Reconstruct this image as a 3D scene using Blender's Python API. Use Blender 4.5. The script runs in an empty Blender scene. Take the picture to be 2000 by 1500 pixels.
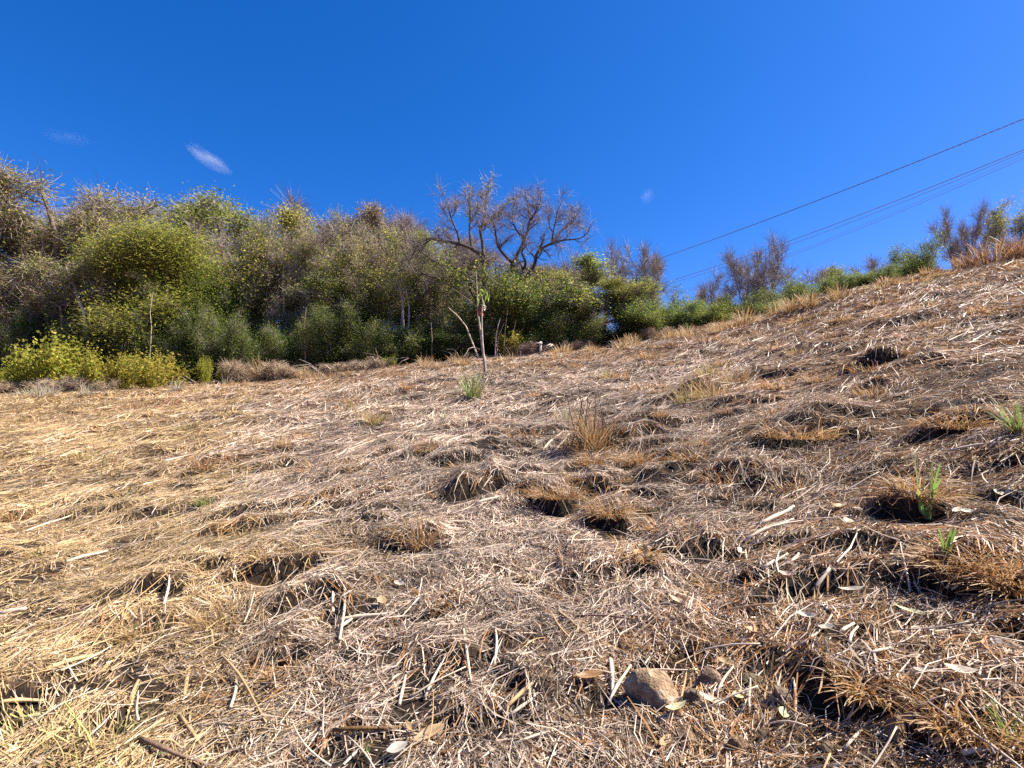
import bpy, math, random
import numpy as np
from mathutils import Vector

rng = np.random.default_rng(11)
random.seed(11)
SC = bpy.context.scene
COL = SC.collection
PI = math.pi
rad = math.radians

# ------------------------------------------------------------------ camera, light, exposure
EYE = np.array([0.0, 0.0, 1.6])
PITCH = math.atan(0.03)
cd = bpy.data.cameras.new('camera')
cd.sensor_width = 36.0
cd.lens = 18.0
cd.clip_start = 0.05
cd.clip_end = 6000
cam = bpy.data.objects.new('camera', cd)
COL.objects.link(cam)
cam.location = EYE
cam.rotation_euler = (rad(90) + PITCH, 0, 0)
SC.camera = cam

SUN_AZ, SUN_EL = rad(84), rad(50)          # azimuth clockwise from the view direction (+Y)
world = bpy.data.worlds.new('World')
SC.world = world
world.use_nodes = True
wn = world.node_tree
wn.nodes.clear()
sky = wn.nodes.new('ShaderNodeTexSky')
sky.sky_type = 'NISHITA'
sky.sun_disc = False
sky.sun_elevation = SUN_EL
sky.sun_rotation = SUN_AZ
sky.altitude = 0
sky.air_density = 1.0
sky.dust_density = 0.6
sky.ozone_density = 6.0
sep = wn.nodes.new('ShaderNodeSeparateColor')       # deepens the blue as the phone camera did: gain * value ** gamma per channel
comb = wn.nodes.new('ShaderNodeCombineColor')
for ch, (gam, gain) in enumerate([(2.1, 0.104), (1.0, 0.50), (0.92, 1.11)]):
    pw = wn.nodes.new('ShaderNodeMath')
    pw.operation = 'POWER'
    pw.inputs[1].default_value = gam
    mu = wn.nodes.new('ShaderNodeMath')
    mu.operation = 'MULTIPLY'
    mu.inputs[1].default_value = gain
    wn.links.new(sep.outputs[ch], pw.inputs[0])
    wn.links.new(pw.outputs[0], mu.inputs[0])
    wn.links.new(mu.outputs[0], comb.inputs[ch])
bg = wn.nodes.new('ShaderNodeBackground')
bg.inputs['Strength'].default_value = 0.067
wo = wn.nodes.new('ShaderNodeOutputWorld')
wn.links.new(sky.outputs[0], sep.inputs[0])
wn.links.new(comb.outputs[0], bg.inputs['Color'])
wn.links.new(bg.outputs[0], wo.inputs['Surface'])

sd = Vector((math.sin(SUN_AZ) * math.cos(SUN_EL), math.cos(SUN_AZ) * math.cos(SUN_EL), math.sin(SUN_EL)))
sl = bpy.data.lights.new('sun', 'SUN')
sl.energy = 5.0
sl.angle = rad(0.53)
sl.color = (1.0, 0.93, 0.82)
so = bpy.data.objects.new('sun', sl)
COL.objects.link(so)
so.rotation_euler = sd.to_track_quat('Z', 'Y').to_euler()
so.location = (30, 30, 60)

SC.view_settings.view_transform = 'Standard'
SC.view_settings.look = 'None'
SC.view_settings.gamma = 1.0
SC.view_settings.exposure = 1.5
SC.view_settings.use_curve_mapping = False
SC.cycles.use_denoising = False
SC.cycles.max_bounces = 6
SC.cycles.transparent_max_bounces = 4
SC.render.filter_size = 1.1

# ------------------------------------------------------------------ helpers: rays, noise, meshes
FWD = np.array([0, math.cos(PITCH), math.sin(PITCH)])
UPV = np.array([0, -math.sin(PITCH), math.cos(PITCH)])


def ray(px, py):
    return np.array([(px - 1000) / 1000.0, 0, 0]) + FWD + UPV * ((750 - py) / 1000.0)


def at(px, py, Y):
    d = ray(px, py)
    return EYE + d * (Y / d[1])


_T = np.random.default_rng(5).random((256, 256)).astype(np.float32)


def vnoise(x, y, s, seed=0):
    """smooth value noise in -1..1"""
    x = np.asarray(x, dtype=np.float32) / s + 37.3 * seed
    y = np.asarray(y, dtype=np.float32) / s + 91.7 * seed
    xi = np.floor(x).astype(np.int32)
    yi = np.floor(y).astype(np.int32)
    fx = x - xi
    fy = y - yi
    fx = fx * fx * (3 - 2 * fx)
    fy = fy * fy * (3 - 2 * fy)
    x0, x1, y0, y1 = xi & 255, (xi + 1) & 255, yi & 255, (yi + 1) & 255
    a = _T[x0, y0] + (_T[x1, y0] - _T[x0, y0]) * fx
    b = _T[x0, y1] + (_T[x1, y1] - _T[x0, y1]) * fx
    return (a + (b - a) * fy) * 2 - 1


def sstep(a, b, x):
    t = np.clip((x - a) / (b - a), 0, 1)
    return t * t * (3 - 2 * t)


class MB:
    """collects vertices, faces and colours; build() links them as ONE mesh object"""
    def __init__(self):
        self.v, self.c, self.q, self.t, self.n = [], [], [], [], 0

    def add(self, v, quads=None, tris=None, col=None):
        v = np.asarray(v, dtype=np.float32).reshape(-1, 3)
        if quads is not None and len(quads):
            self.q.append(np.asarray(quads, dtype=np.int64).reshape(-1, 4) + self.n)
        if tris is not None and len(tris):
            self.t.append(np.asarray(tris, dtype=np.int64).reshape(-1, 3) + self.n)
        if col is None:
            col = np.ones((len(v), 3))
        col = np.asarray(col, dtype=np.float32)
        if col.ndim == 1:
            col = np.repeat(col[None], len(v), 0)
        self.v.append(v)
        self.c.append(col)
        self.n += len(v)

    def mesh(self, name, mat, smooth=False):
        me = bpy.data.meshes.new(name)
        v = np.concatenate(self.v) if self.v else np.zeros((0, 3), np.float32)
        c = np.concatenate(self.c) if self.c else np.zeros((0, 3), np.float32)
        q = np.concatenate(self.q) if self.q else np.zeros((0, 4), np.int64)
        t = np.concatenate(self.t) if self.t else np.zeros((0, 3), np.int64)
        me.vertices.add(len(v))
        me.vertices.foreach_set('co', v.ravel().astype(np.float32))
        nl = q.size + t.size
        me.loops.add(nl)
        me.loops.foreach_set('vertex_index', np.concatenate([q.ravel(), t.ravel()]).astype(np.int32))
        me.polygons.add(len(q) + len(t))
        ls = np.concatenate([np.arange(len(q)) * 4, q.size + np.arange(len(t)) * 3]).astype(np.int32)
        me.polygons.foreach_set('loop_start', ls)
        if smooth:
            me.polygons.foreach_set('use_smooth', np.ones(len(q) + len(t), dtype=bool))
        at_ = me.color_attributes.new('col', 'FLOAT_COLOR', 'POINT')
        cc = np.ones((len(v), 4), np.float32)
        cc[:, :3] = c
        at_.data.foreach_set('color', cc.ravel())
        me.update(calc_edges=True)
        me.materials.append(mat)
        return me

    def build(self, name, mat, parent=None, smooth=False):
        o = bpy.data.objects.new(name, self.mesh(name, mat, smooth))
        COL.objects.link(o)
        if parent is not None:
            o.parent = parent
        return o


def tag(o, label=None, cat=None, group=None, kind=None):
    if label:
        o['label'] = label
    if cat:
        o['category'] = cat
    if group:
        o['group'] = group
    if kind:
        o['kind'] = kind
    return o


def empty(name, loc, rz=0.0):
    o = bpy.data.objects.new(name, None)
    COL.objects.link(o)
    o.location = loc
    o.rotation_euler = (0, 0, rz)
    o.empty_display_size = 0.2
    return o


def copy_tree(root):
    r = root.copy()
    COL.objects.link(r)
    for ch in list(root.children):
        c = ch.copy()
        COL.objects.link(c)
        c.parent = r
    return r


def norm(a):
    return a / np.maximum(np.linalg.norm(a, axis=-1, keepdims=True), 1e-9)


def tube(b, pts, radii, sides=6, col=None, cap=False):
    pts = np.asarray(pts, dtype=float)
    n = len(pts)
    radii = np.broadcast_to(np.asarray(radii, dtype=float), (n,))
    tg = norm(np.gradient(pts, axis=0))
    ref = np.array([0.0, 0, 1]) if abs(tg[0, 2]) < 0.9 else np.array([1.0, 0, 0])
    u = np.zeros_like(pts)
    for i in range(n):
        r = ref - tg[i] * np.dot(ref, tg[i])
        r /= max(np.linalg.norm(r), 1e-9)
        u[i] = r
        ref = r
    w = np.cross(tg, u)
    a = np.arange(sides) * 2 * PI / sides
    v = pts[:, None] + radii[:, None, None] * (np.cos(a)[None, :, None] * u[:, None] + np.sin(a)[None, :, None] * w[:, None])
    i = np.arange(n - 1)[:, None] * sides
    k = np.arange(sides)[None]
    k2 = (k + 1) % sides
    q = np.stack([i + k, i + k2, i + sides + k2, i + sides + k], -1).reshape(-1, 4)
    tr = None
    if cap:
        tr = [[0, j + 1, j] for j in range(1, sides - 1)]
        o = (n - 1) * sides
        tr += [[o, o + j, o + j + 1] for j in range(1, sides - 1)]
    b.add(v.reshape(-1, 3), q, tr, col)


def ribbons(b, P, w, side, col, taper=None):
    """P: (N,K,3) centre lines; w: (N,) half width; side: (N,3); col: (N,3) or (N,K,3)"""
    N, K, _ = P.shape
    if taper is None:
        taper = np.ones(K)
    off = side[:, None, :] * (w[:, None] * taper[None])[..., None]
    v = np.stack([P - off, P + off], 2).reshape(N * K * 2, 3)
    base = (np.arange(N) * K * 2)[:, None] + (np.arange(K - 1) * 2)[None]
    q = np.stack([base, base + 1, base + 3, base + 2], -1).reshape(-1, 4)
    if col.ndim == 2:
        c = np.repeat(col, K * 2, 0)
    else:
        c = np.repeat(col.reshape(N * K, 3), 2, 0)
    b.add(v, q, None, c)


# ------------------------------------------------------------------ materials
def new_mat(name):
    m = bpy.data.materials.new(name)
    m.use_nodes = True
    nt = m.node_tree
    nt.nodes.clear()
    return m, nt


def blade_mat(name, rough=0.5, spec=0.35, transl=0.25, hue=0.0, noise_scale=30.0, noise_amt=0.25, tgain=1.0):
    """colour attribute x fine noise, thin-sheet translucency"""
    m, nt = new_mat(name)
    N, L = nt.nodes.new, nt.links.new
    at_ = N('ShaderNodeAttribute')
    at_.attribute_name = 'col'
    tc = N('ShaderNodeTexCoord')
    nz = N('ShaderNodeTexNoise')
    nz.inputs['Scale'].default_value = noise_scale
    nz.inputs['Detail'].default_value = 3
    L(tc.outputs['Object'], nz.inputs['Vector'])
    mr = N('ShaderNodeMapRange')
    mr.inputs['To Min'].default_value = 1 - noise_amt
    mr.inputs['To Max'].default_value = 1 + noise_amt
    L(nz.outputs['Fac'], mr.inputs['Value'])
    col = at_.outputs['Color']
    if hue:
        oi = N('ShaderNodeObjectInfo')
        h = N('ShaderNodeHueSaturation')
        m2 = N('ShaderNodeMapRange')
        m2.inputs['To Min'].default_value = 0.5 - hue
        m2.inputs['To Max'].default_value = 0.5 + hue
        L(oi.outputs['Random'], m2.inputs['Value'])
        L(m2.outputs[0], h.inputs['Hue'])
        L(col, h.inputs['Color'])
        col = h.outputs[0]
    mx = N('ShaderNodeVectorMath')
    mx.operation = 'SCALE'
    L(col, mx.inputs[0])
    L(mr.outputs[0], mx.inputs['Scale'])
    p = N('ShaderNodeBsdfPrincipled')
    p.inputs['Roughness'].default_value = rough
    p.inputs['Specular IOR Level'].default_value = spec
    L(mx.outputs[0], p.inputs['Base Color'])
    out = N('ShaderNodeOutputMaterial')
    if transl > 0:
        t = N('ShaderNodeBsdfTranslucent')
        ts = N('ShaderNodeVectorMath')
        ts.operation = 'SCALE'
        ts.inputs['Scale'].default_value = tgain
        L(mx.outputs[0], ts.inputs[0])
        L(ts.outputs[0], t.inputs['Color'])
        mixs = N('ShaderNodeMixShader')
        mixs.inputs[0].default_value = transl
        L(p.outputs[0], mixs.inputs[1])
        L(t.outputs[0], mixs.inputs[2])
        L(mixs.outputs[0], out.inputs['Surface'])
    else:
        L(p.outputs[0], out.inputs['Surface'])
    return m


def rock_like(name, stops, scale=4.0, rough=0.85, bump=0.5, detail=8, bscale=18.0, coords='Object', use_attr=False):
    m, nt = new_mat(name)
    N, L = nt.nodes.new, nt.links.new
    tc = N('ShaderNodeTexCoord')
    nz = N('ShaderNodeTexNoise')
    nz.inputs['Scale'].default_value = scale
    nz.inputs['Detail'].default_value = detail
    nz.inputs['Roughness'].default_value = 0.65
    L(tc.outputs[coords], nz.inputs['Vector'])
    cr = N('ShaderNodeValToRGB')
    e = cr.color_ramp.elements
    while len(e) < len(stops):
        e.new(0.5)
    for k, (pos, c) in enumerate(stops):
        e[k].position = pos
        e[k].color = (*c, 1)
    L(nz.outputs['Fac'], cr.inputs[0])
    p = N('ShaderNodeBsdfPrincipled')
    p.inputs['Roughness'].default_value = rough
    p.inputs['Specular IOR Level'].default_value = 0.25
    col = cr.outputs[0]
    if use_attr:
        a = N('ShaderNodeAttribute')
        a.attribute_name = 'col'
        mm = N('ShaderNodeVectorMath')
        mm.operation = 'MULTIPLY'
        L(col, mm.inputs[0])
        L(a.outputs['Color'], mm.inputs[1])
        col = mm.outputs[0]
    L(col, p.inputs['Base Color'])
    n2 = N('ShaderNodeTexNoise')
    n2.inputs['Scale'].default_value = bscale
    n2.inputs['Detail'].default_value = 6
    L(tc.outputs[coords], n2.inputs['Vector'])
    bp = N('ShaderNodeBump')
    bp.inputs['Strength'].default_value = bump
    bp.inputs['Distance'].default_value = 0.02
    L(n2.outputs['Fac'], bp.inputs['Height'])
    L(bp.outputs[0], p.inputs['Normal'])
    out = N('ShaderNodeOutputMaterial')
    L(p.outputs[0], out.inputs['Surface'])
    return m


M_STRAW = blade_mat('straw', 0.5, 0.35, 0.22, noise_scale=12)
M_LEAF = blade_mat('leaf', 0.55, 0.14, 0.46, hue=0.02, noise_scale=2.5, noise_amt=0.3, tgain=1.55)
M_TWIG = blade_mat('twig', 0.7, 0.2, 0.0, noise_scale=6)
M_GRASS = blade_mat('grass_blade', 0.5, 0.35, 0.35, noise_scale=15, tgain=1.3)
M_BARK = rock_like('bark', [(0.3, (0.08, 0.062, 0.05)), (0.5, (0.17, 0.14, 0.115)), (0.72, (0.32, 0.28, 0.24))], 5.0, 0.9, 0.6, bscale=12, use_attr=True)
M_STICK = rock_like('dead_wood', [(0.3, (0.14, 0.11, 0.085)), (0.52, (0.3, 0.25, 0.2)), (0.75, (0.5, 0.44, 0.37))], 9.0, 0.8, 0.4, bscale=40, use_attr=True)
M_ROCK = rock_like('rock', [(0.25, (0.07, 0.055, 0.05)), (0.42, (0.15, 0.11, 0.075)), (0.56, (0.26, 0.2, 0.135)), (0.7, (0.36, 0.33, 0.31))], 22.0, 0.85, 1.0, bscale=90, use_attr=True)
M_CABLE = rock_like('cable_sheath', [(0.3, (0.14, 0.1, 0.085)), (0.7, (0.26, 0.2, 0.17))], 8.0, 0.6, 0.1)
M_GROUND = rock_like('soil_and_chaff', [(0.3, (0.022, 0.014, 0.009)), (0.5, (0.075, 0.045, 0.025)), (0.68, (0.19, 0.125, 0.075))], 9.0, 0.95, 0.9, bscale=45, use_attr=True)

# ------------------------------------------------------------------ the hillside as a height field
EDGE = [  # azimuth of the cleared field's far edge: pixel column, pixel row, distance in depth
    (-300, 775, 16), (0, 768, 19), (250, 757, 19), (450, 748, 19.5), (600, 735, 20), (750, 716, 20.5), (950, 700, 21), (1100, 690, 21),
    (1250, 668, 20.5), (1400, 640, 20), (1500, 612, 19), (1650, 573, 17.5), (1750, 548, 16.5), (1900, 519, 15), (2000, 500, 14), (2300, 450, 11.5)]
_th, _g, _re, _s1 = [], [], [], []
for px, py, Y in EDGE:
    p = at(px, py, Y)
    R_ = math.hypot(p[0], p[1])
    th = math.degrees(math.atan2(p[0], p[1]))
    _th.append(th)
    _g.append(p[2] / R_)
    _re.append(R_)
    _s1.append(float(np.interp(th, [-60, 0, 14, 22, 60], [0.02, 0.02, -0.06, -0.3, -0.3])))
_th = [-180, -110, -80] + _th + [80, 110, 180]
_g = [-0.13, -0.05, 0.03] + _g + [0.3, 0.18, -0.13]
_re = [25, 20, 19] + _re + [16, 18, 25]
_s1 = [-0.05, 0, 0.02] + _s1 + [-0.25, -0.1, -0.05]
_A = np.arange(-180, 180, 0.25)
_ker = np.exp(-0.5 * (np.arange(-40, 41) * 0.25 / 3.0) ** 2)
_ker /= _ker.sum()


def _tab(vals):
    t = np.interp(_A, _th, vals)
    return np.convolve(np.concatenate([t[-40:], t, t[:40]]), _ker, 'valid')


G_T, RE_T, S1_T = _tab(_g), _tab(_re), _tab(_s1)


def _lk(tab, deg):
    f = (deg + 180) / 0.25
    i = np.floor(f).astype(np.int64)
    fr = f - i
    n = len(tab)
    return tab[i % n] * (1 - fr) + tab[(i + 1) % n] * fr


def edge_r(x, y):
    return _lk(RE_T, np.degrees(np.arctan2(x, y)))


def base_h(x, y):
    x = np.asarray(x, dtype=float)
    y = np.asarray(y, dtype=float)
    R_ = np.hypot(x, y)
    d = np.degrees(np.arctan2(x, y))
    g, re, s1 = _lk(G_T, d), _lk(RE_T, d), _lk(S1_T, d)
    t = np.maximum(R_ - re, 0)
    ins = np.minimum(R_, re) * g
    return ins + s1 * 35 * (1 - np.exp(-t / 35)) + (g - s1) * 1.0 * (1 - np.exp(-t / 1.0))


GX0, GX1, GY0, GY1, GRES = -30.0, 26.0, -4.0, 26.0, 0.02
gx = np.arange(GX0, GX1, GRES, dtype=np.float32)
gy = np.arange(GY0, GY1, GRES, dtype=np.float32)
GXX, GYY = np.meshgrid(gx, gy, indexing='ij')
DET = (0.10 * vnoise(GXX, GYY, 2.6, 1) + 0.05 * vnoise(GXX, GYY, 1.05, 2) + 0.03 * vnoise(GXX + 0.1 * GYY, GYY * 1.3, 0.42, 3)
       + 0.024 * vnoise(GXX, GYY * 1.2, 0.19, 4) + 0.010 * vnoise(GXX, GYY, 0.08, 5)).astype(np.float32)
# where the straw mat is thin or torn and soil shows
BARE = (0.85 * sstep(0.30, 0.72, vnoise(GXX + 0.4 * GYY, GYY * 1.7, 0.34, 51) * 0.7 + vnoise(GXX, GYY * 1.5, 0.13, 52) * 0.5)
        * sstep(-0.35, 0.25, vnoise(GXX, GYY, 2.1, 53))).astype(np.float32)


def sampler(grid):
    def f(x, y):
        fx = np.clip((np.asarray(x) - GX0) / GRES, 0, grid.shape[0] - 2.001)
        fy = np.clip((np.asarray(y) - GY0) / GRES, 0, grid.shape[1] - 2.001)
        i, j = fx.astype(np.int64), fy.astype(np.int64)
        a, c = fx - i, fy - j
        return (grid[i, j] * (1 - a) * (1 - c) + grid[i + 1, j] * a * (1 - c) + grid[i, j + 1] * (1 - a) * c + grid[i + 1, j + 1] * a * c)
    return f


det_s, bare_s = sampler(DET), sampler(BARE)


def height(x, y):
    x = np.asarray(x, dtype=float)
    y = np.asarray(y, dtype=float)
    fade = np.clip((GX1 - 1 - x) / 2, 0, 1) * np.clip((x - GX0 - 1) / 2, 0, 1) * np.clip((GY1 - 1 - y) / 2, 0, 1) * np.clip((y - GY0 - 0.5) / 1.5, 0, 1)
    return base_h(x, y) + det_s(x, y) * fade


def hit(px, py, fn=None):
    """where the ray through a pixel of the photograph meets the ground"""
    fn = fn or height
    d = ray(px, py)
    s = np.arange(0.8, 40, 0.02)
    P = EYE[None] + d[None] * s[:, None]
    below = P[:, 2] < fn(P[:, 0], P[:, 1])
    k = int(np.argmax(below)) if below.any() else int(np.argmin(P[:, 2] - fn(P[:, 0], P[:, 1])))
    return P[k]


LIPDATA = []


def stamp(cx, cy, w, h, L=0.45, rough=0.1, hollow=0.05, turn=0.0, bare=1.0):
    """a torn lip of the straw mat: gentle behind, steep and hollow towards the downhill side"""
    ang = math.atan2(cx, cy) + turn
    ca, sa = math.cos(ang), math.sin(ang)
    rr = w * 0.75 + L * 2 + 0.3
    i0, i1 = int((cx - rr - GX0) / GRES), int((cx + rr - GX0) / GRES)
    j0, j1 = int((cy - rr - GY0) / GRES), int((cy + rr - GY0) / GRES)
    i0, j0 = max(i0, 0), max(j0, 0)
    X, Yy = GXX[i0:i1, j0:j1] - cx, GYY[i0:i1, j0:j1] - cy
    if X.size == 0:
        return
    LIPDATA.append((cx, cy, w, h, ang))
    lx = X * ca - Yy * sa
    ly = X * sa + Yy * ca
    sd_ = random.random() * 9
    ly = ly + rough * w * vnoise(lx, lx * 0 + sd_, 0.25 * w + 0.05, 7) + 0.02 * vnoise(lx + sd_, ly, 0.07, 8) + 0.12 * (lx ** 2) / max(w, 0.1)
    ac = np.clip(1 - np.abs(lx / (0.5 * w)) ** 3.5, 0, 1) * (1 + 0.5 * vnoise(lx + sd_, lx * 0, 0.22 * w, 9))
    prof = sstep(-0.012, 0.032, ly) * np.exp(-(np.maximum(ly, 0) / L) ** 2)
    dip = np.exp(-((ly + 0.05) / 0.07) ** 2)
    DET[i0:i1, j0:j1] += (ac * (h * prof - hollow * dip)).astype(np.float32)
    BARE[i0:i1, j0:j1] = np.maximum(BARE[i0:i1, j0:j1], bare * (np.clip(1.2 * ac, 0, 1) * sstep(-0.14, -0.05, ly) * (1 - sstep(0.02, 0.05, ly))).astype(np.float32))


LIPS = [  # px, py of the foot, width px, height px
    (545, 1115, 200, 42), (690, 1180, 110, 50), (930, 962, 130, 40), (1100, 975, 220, 36), (1180, 1010, 90, 40), (1560, 858, 170, 36),
    (1780, 990, 130, 45), (1370, 782, 90, 34), (1860, 840, 130, 36), (1480, 800, 90, 26), (1700, 728, 110, 24), (1230, 880, 130, 40),
    (1350, 1050, 120, 34), (640, 800, 70, 18), (690, 975, 160, 22), (640, 975, 90, 22), (560, 1260, 100, 44), (270, 1240, 130, 30), (1290, 1250, 190, 36),
    (1500, 1275, 90, 26), (1650, 1345, 170, 55), (1940, 1130, 130, 60), (1870, 1110, 110, 44), (390, 912, 90, 18), (655, 915, 60, 20), (975, 850, 90, 22),
    (720, 830, 70, 16), (860, 835, 70, 16), (830, 1060, 110, 26), (30, 1010, 70, 18), (110, 770, 50, 12), (490, 828, 40, 12), (1140, 1100, 120, 22),
    (1910, 610, 80, 16), (1700, 760, 60, 18), (1490, 735, 70, 14), (1610, 735, 60, 16), (1310, 845, 110, 22), (1000, 1235, 130, 30), (860, 1300, 150, 32),
    (1150, 1330, 90, 40), (640, 1430, 150, 26), (330, 1150, 120, 26), (1420, 930, 140, 24), (1620, 1110, 150, 28), (1900, 700, 90, 16),
    (1800, 660, 80, 14), (1560, 690, 70, 12), (1330, 700, 60, 12), (450, 1040, 110, 22), (760, 890, 80, 16), (1280, 985, 100, 24), (1950, 900, 110, 26),
    (960, 1390, 160, 34), (1880, 1400, 190, 46), (1450, 1120, 100, 24), (830, 1180, 100, 22)]
STRONG = {545, 930, 1100, 1180, 1560, 1780, 1370, 1860, 1650, 1940, 1700}
for px, py, w, h in LIPS:
    P = hit(px, py, base_h)
    k = P[1] / 1000.0
    g_ = 1.0 if px in STRONG else 0.5
    stamp(P[0], P[1], w * k * 1.1, min(h * k * 0.72, 0.17) * g_, L=0.3 + 0.35 * w * k, rough=0.2, hollow=min(0.3 * h * k, 0.07) * g_, bare=1.0 if px in STRONG else 0.6)
NAMED_LIPS = len(LIPDATA)
for k in range(520):
    th = random.uniform(-56, 56)
    r = 1.6 + 19 * random.random() ** 0.75
    w = random.uniform(0.2, 0.9) * (1 + r / 25)
    stamp(r * math.sin(rad(th)), r * math.cos(rad(th)), w, min(w * random.uniform(0.04, 0.11), 0.05), L=0.12 + 0.4 * w, rough=0.15, hollow=0.02, turn=random.uniform(-0.5, 0.5), bare=0.55)


def region(x, y):
    """gold straw on the left, bleached in the middle, rusty brown on the right and along the far edge"""
    u = np.asarray(x) / np.maximum(np.asarray(y), 0.5)
    n = vnoise(x, y, 1.7, 11) * 0.22 + vnoise(x, y, 0.5, 12) * 0.12
    gold = sstep(-0.30, -0.78, u + n)
    rust = np.clip(0.10 + 0.58 * sstep(0.0, 0.9, u + n) + 0.40 * sstep(10, 20, np.asarray(y) + 8 * n) + 0.55 * n, 0, 1)
    return gold, rust


# ground sheet: fine where the field lies, coarse out to the horizon
def make_ground():
    r1 = np.geomspace(0.6, 27, 470)
    r2 = np.geomspace(27, 2500, 42)[1:]
    rr = np.concatenate([[0.25], r1, r2])
    th = np.concatenate([np.arange(-180, -58, 4.0), np.arange(-58, 58, 0.36), np.arange(58, 180, 4.0)])
    Rr, Th = np.meshgrid(rr, np.radians(th), indexing='ij')
    X, Yy = Rr * np.sin(Th), Rr * np.cos(Th)
    Z = height(X, Yy)
    n, m = X.shape
    v = np.stack([X, Yy, Z], -1).reshape(-1, 3)
    i, j = np.meshgrid(np.arange(n - 1), np.arange(m), indexing='ij')
    j2 = (j + 1) % m
    q = np.stack([i * m + j, i * m + j2, (i + 1) * m + j2, (i + 1) * m + j], -1).reshape(-1, 4)[:, ::-1]
    b = MB()
    gold, rust = region(X.ravel(), Yy.ravel())
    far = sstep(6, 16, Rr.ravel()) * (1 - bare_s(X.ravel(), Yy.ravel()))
    near = np.where(bare_s(X.ravel(), Yy.ravel()) > 0.3, 0.22, 0.8)  # bare soil: dark humus, tinted darker still so hollows read as deep shade
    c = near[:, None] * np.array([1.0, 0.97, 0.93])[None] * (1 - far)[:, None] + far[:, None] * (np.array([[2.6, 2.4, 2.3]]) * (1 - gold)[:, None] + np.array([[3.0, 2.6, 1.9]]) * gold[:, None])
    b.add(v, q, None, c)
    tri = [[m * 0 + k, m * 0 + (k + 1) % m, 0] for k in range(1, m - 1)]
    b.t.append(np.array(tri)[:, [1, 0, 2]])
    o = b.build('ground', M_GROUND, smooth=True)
    tag(o, kind='structure')
    return o


make_ground()

# ------------------------------------------------------------------ straw litter
C_BLEACH = np.array([0.61, 0.485, 0.37])
C_GREY = np.array([0.27, 0.195, 0.135])
C_GOLD = np.array([0.46, 0.325, 0.16])
C_TAN = np.array([0.35, 0.235, 0.12])
C_RUST = np.array([0.29, 0.14, 0.046])
C_DARK = np.array([0.075, 0.042, 0.022])


def straw_colour(x, y, n):
    gold, rust = region(x, y)
    a = rng.random(n)
    dry = np.where((a < 0.62)[:, None], C_BLEACH, np.where((a < 0.92)[:, None], C_GREY, C_DARK))
    gl = np.where((a < 0.72)[:, None], C_GOLD, np.where((a < 0.84)[:, None], C_BLEACH, C_TAN))
    ru = np.where((a < 0.5)[:, None], C_RUST, np.where((a < 0.8)[:, None], C_TAN, C_DARK))
    isg = rng.random(n) < gold * 0.9
    isr = rng.random(n) < rust * 0.75
    c = np.where(isg[:, None], gl, np.where(isr[:, None], ru, dry))
    tone = 1 + 0.3 * vnoise(x, y, 0.7, 16) + 0.22 * vnoise(x, y, 0.25, 17)
    return c * (tone * rng.uniform(0.72, 1.22, n))[:, None]


def scatter(n, r0, r1, power, lim=57):
    """points on the field, pdf over radius ~ r^power"""
    u = rng.random(n)
    p = power + 1
    r = (r0 ** p + u * (r1 ** p - r0 ** p)) ** (1 / p)
    th = np.radians(rng.uniform(-lim, lim, n))
    return r * np.sin(th), r * np.cos(th), r


def lay(b, n, r0, r1, power, lmin, lmax, wid, seg3, lift, stand, lim=57, colour=None, spread=0.6, wgrow=0.0, shy=0.95):
    x, y, r = scatter(n, r0, r1, power, lim)
    keep = (r < edge_r(x, y) + 0.6 + 0.4 * vnoise(x, y, 0.8, 21)) & (rng.random(n) > shy * bare_s(x, y))
    x, y, r = x[keep], y[keep], r[keep]
    n = len(x)
    phi = 1.5 * vnoise(x, y, 1.1, 13) + 1.0 * vnoise(x, y, 0.4, 14) + rng.normal(0, spread, n) + 0.35
    loose = rng.random(n) < 0.28
    phi = np.where(loose, rng.uniform(0, PI, n), phi)
    L = lmin + (lmax - lmin) * rng.random(n) ** 2.2
    L = L * (1 + 0.03 * r)
    hx, hy = np.cos(phi) * L / 2, np.sin(phi) * L / 2
    pile = 0.6 + 0.6 * vnoise(x, y, 0.33, 15)
    ok = (rng.random(n) > 0.7 * bare_s(x - hx, y - hy)) & (rng.random(n) > 0.7 * bare_s(x + hx, y + hy))
    x, y, r, phi, L, hx, hy, pile = (a_[ok] for a_ in (x, y, r, phi, L, hx, hy, pile))
    n = len(x)
    z0 = height(x - hx, y - hy) + lift * pile.clip(0.1) * rng.random(n)
    z1 = height(x + hx, y + hy) + lift * pile.clip(0.1) * rng.random(n) + np.abs(rng.normal(0, 1, n)) * stand * L
    zm = np.maximum((z0 + z1) / 2 + 0.04 * L * rng.normal(0, 1, n), height(x, y) + 0.004)
    w = wid * rng.uniform(0.45, 1.35, n) + wgrow * r
    roll = rng.normal(0, 0.7, n)
    side = norm(np.stack([-np.sin(phi) * np.cos(roll), np.cos(phi) * np.cos(roll), np.sin(roll)], -1))
    bend = rng.normal(0, 0.12, n) * L
    A = np.stack([x - hx, y - hy, z0], -1)
    Bm = np.stack([x - np.sin(phi) * bend, y + np.cos(phi) * bend, zm], -1)
    Cc = np.stack([x + hx, y + hy, z1], -1)
    c = (colour or straw_colour)(x, y, n)
    if seg3:
        ribbons(b, np.stack([A, Bm, Cc], 1), w, side, c, np.array([0.8, 1.0, 0.45]))
    else:               # short and far pieces: one tapering sliver each
        off = side * (w * 1.35)[:, None]
        b.add(np.stack([A - off, A + off, Cc], 1).reshape(-1, 3), None, np.arange(n * 3).reshape(-1, 3), np.repeat(c, 3, 0))


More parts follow.
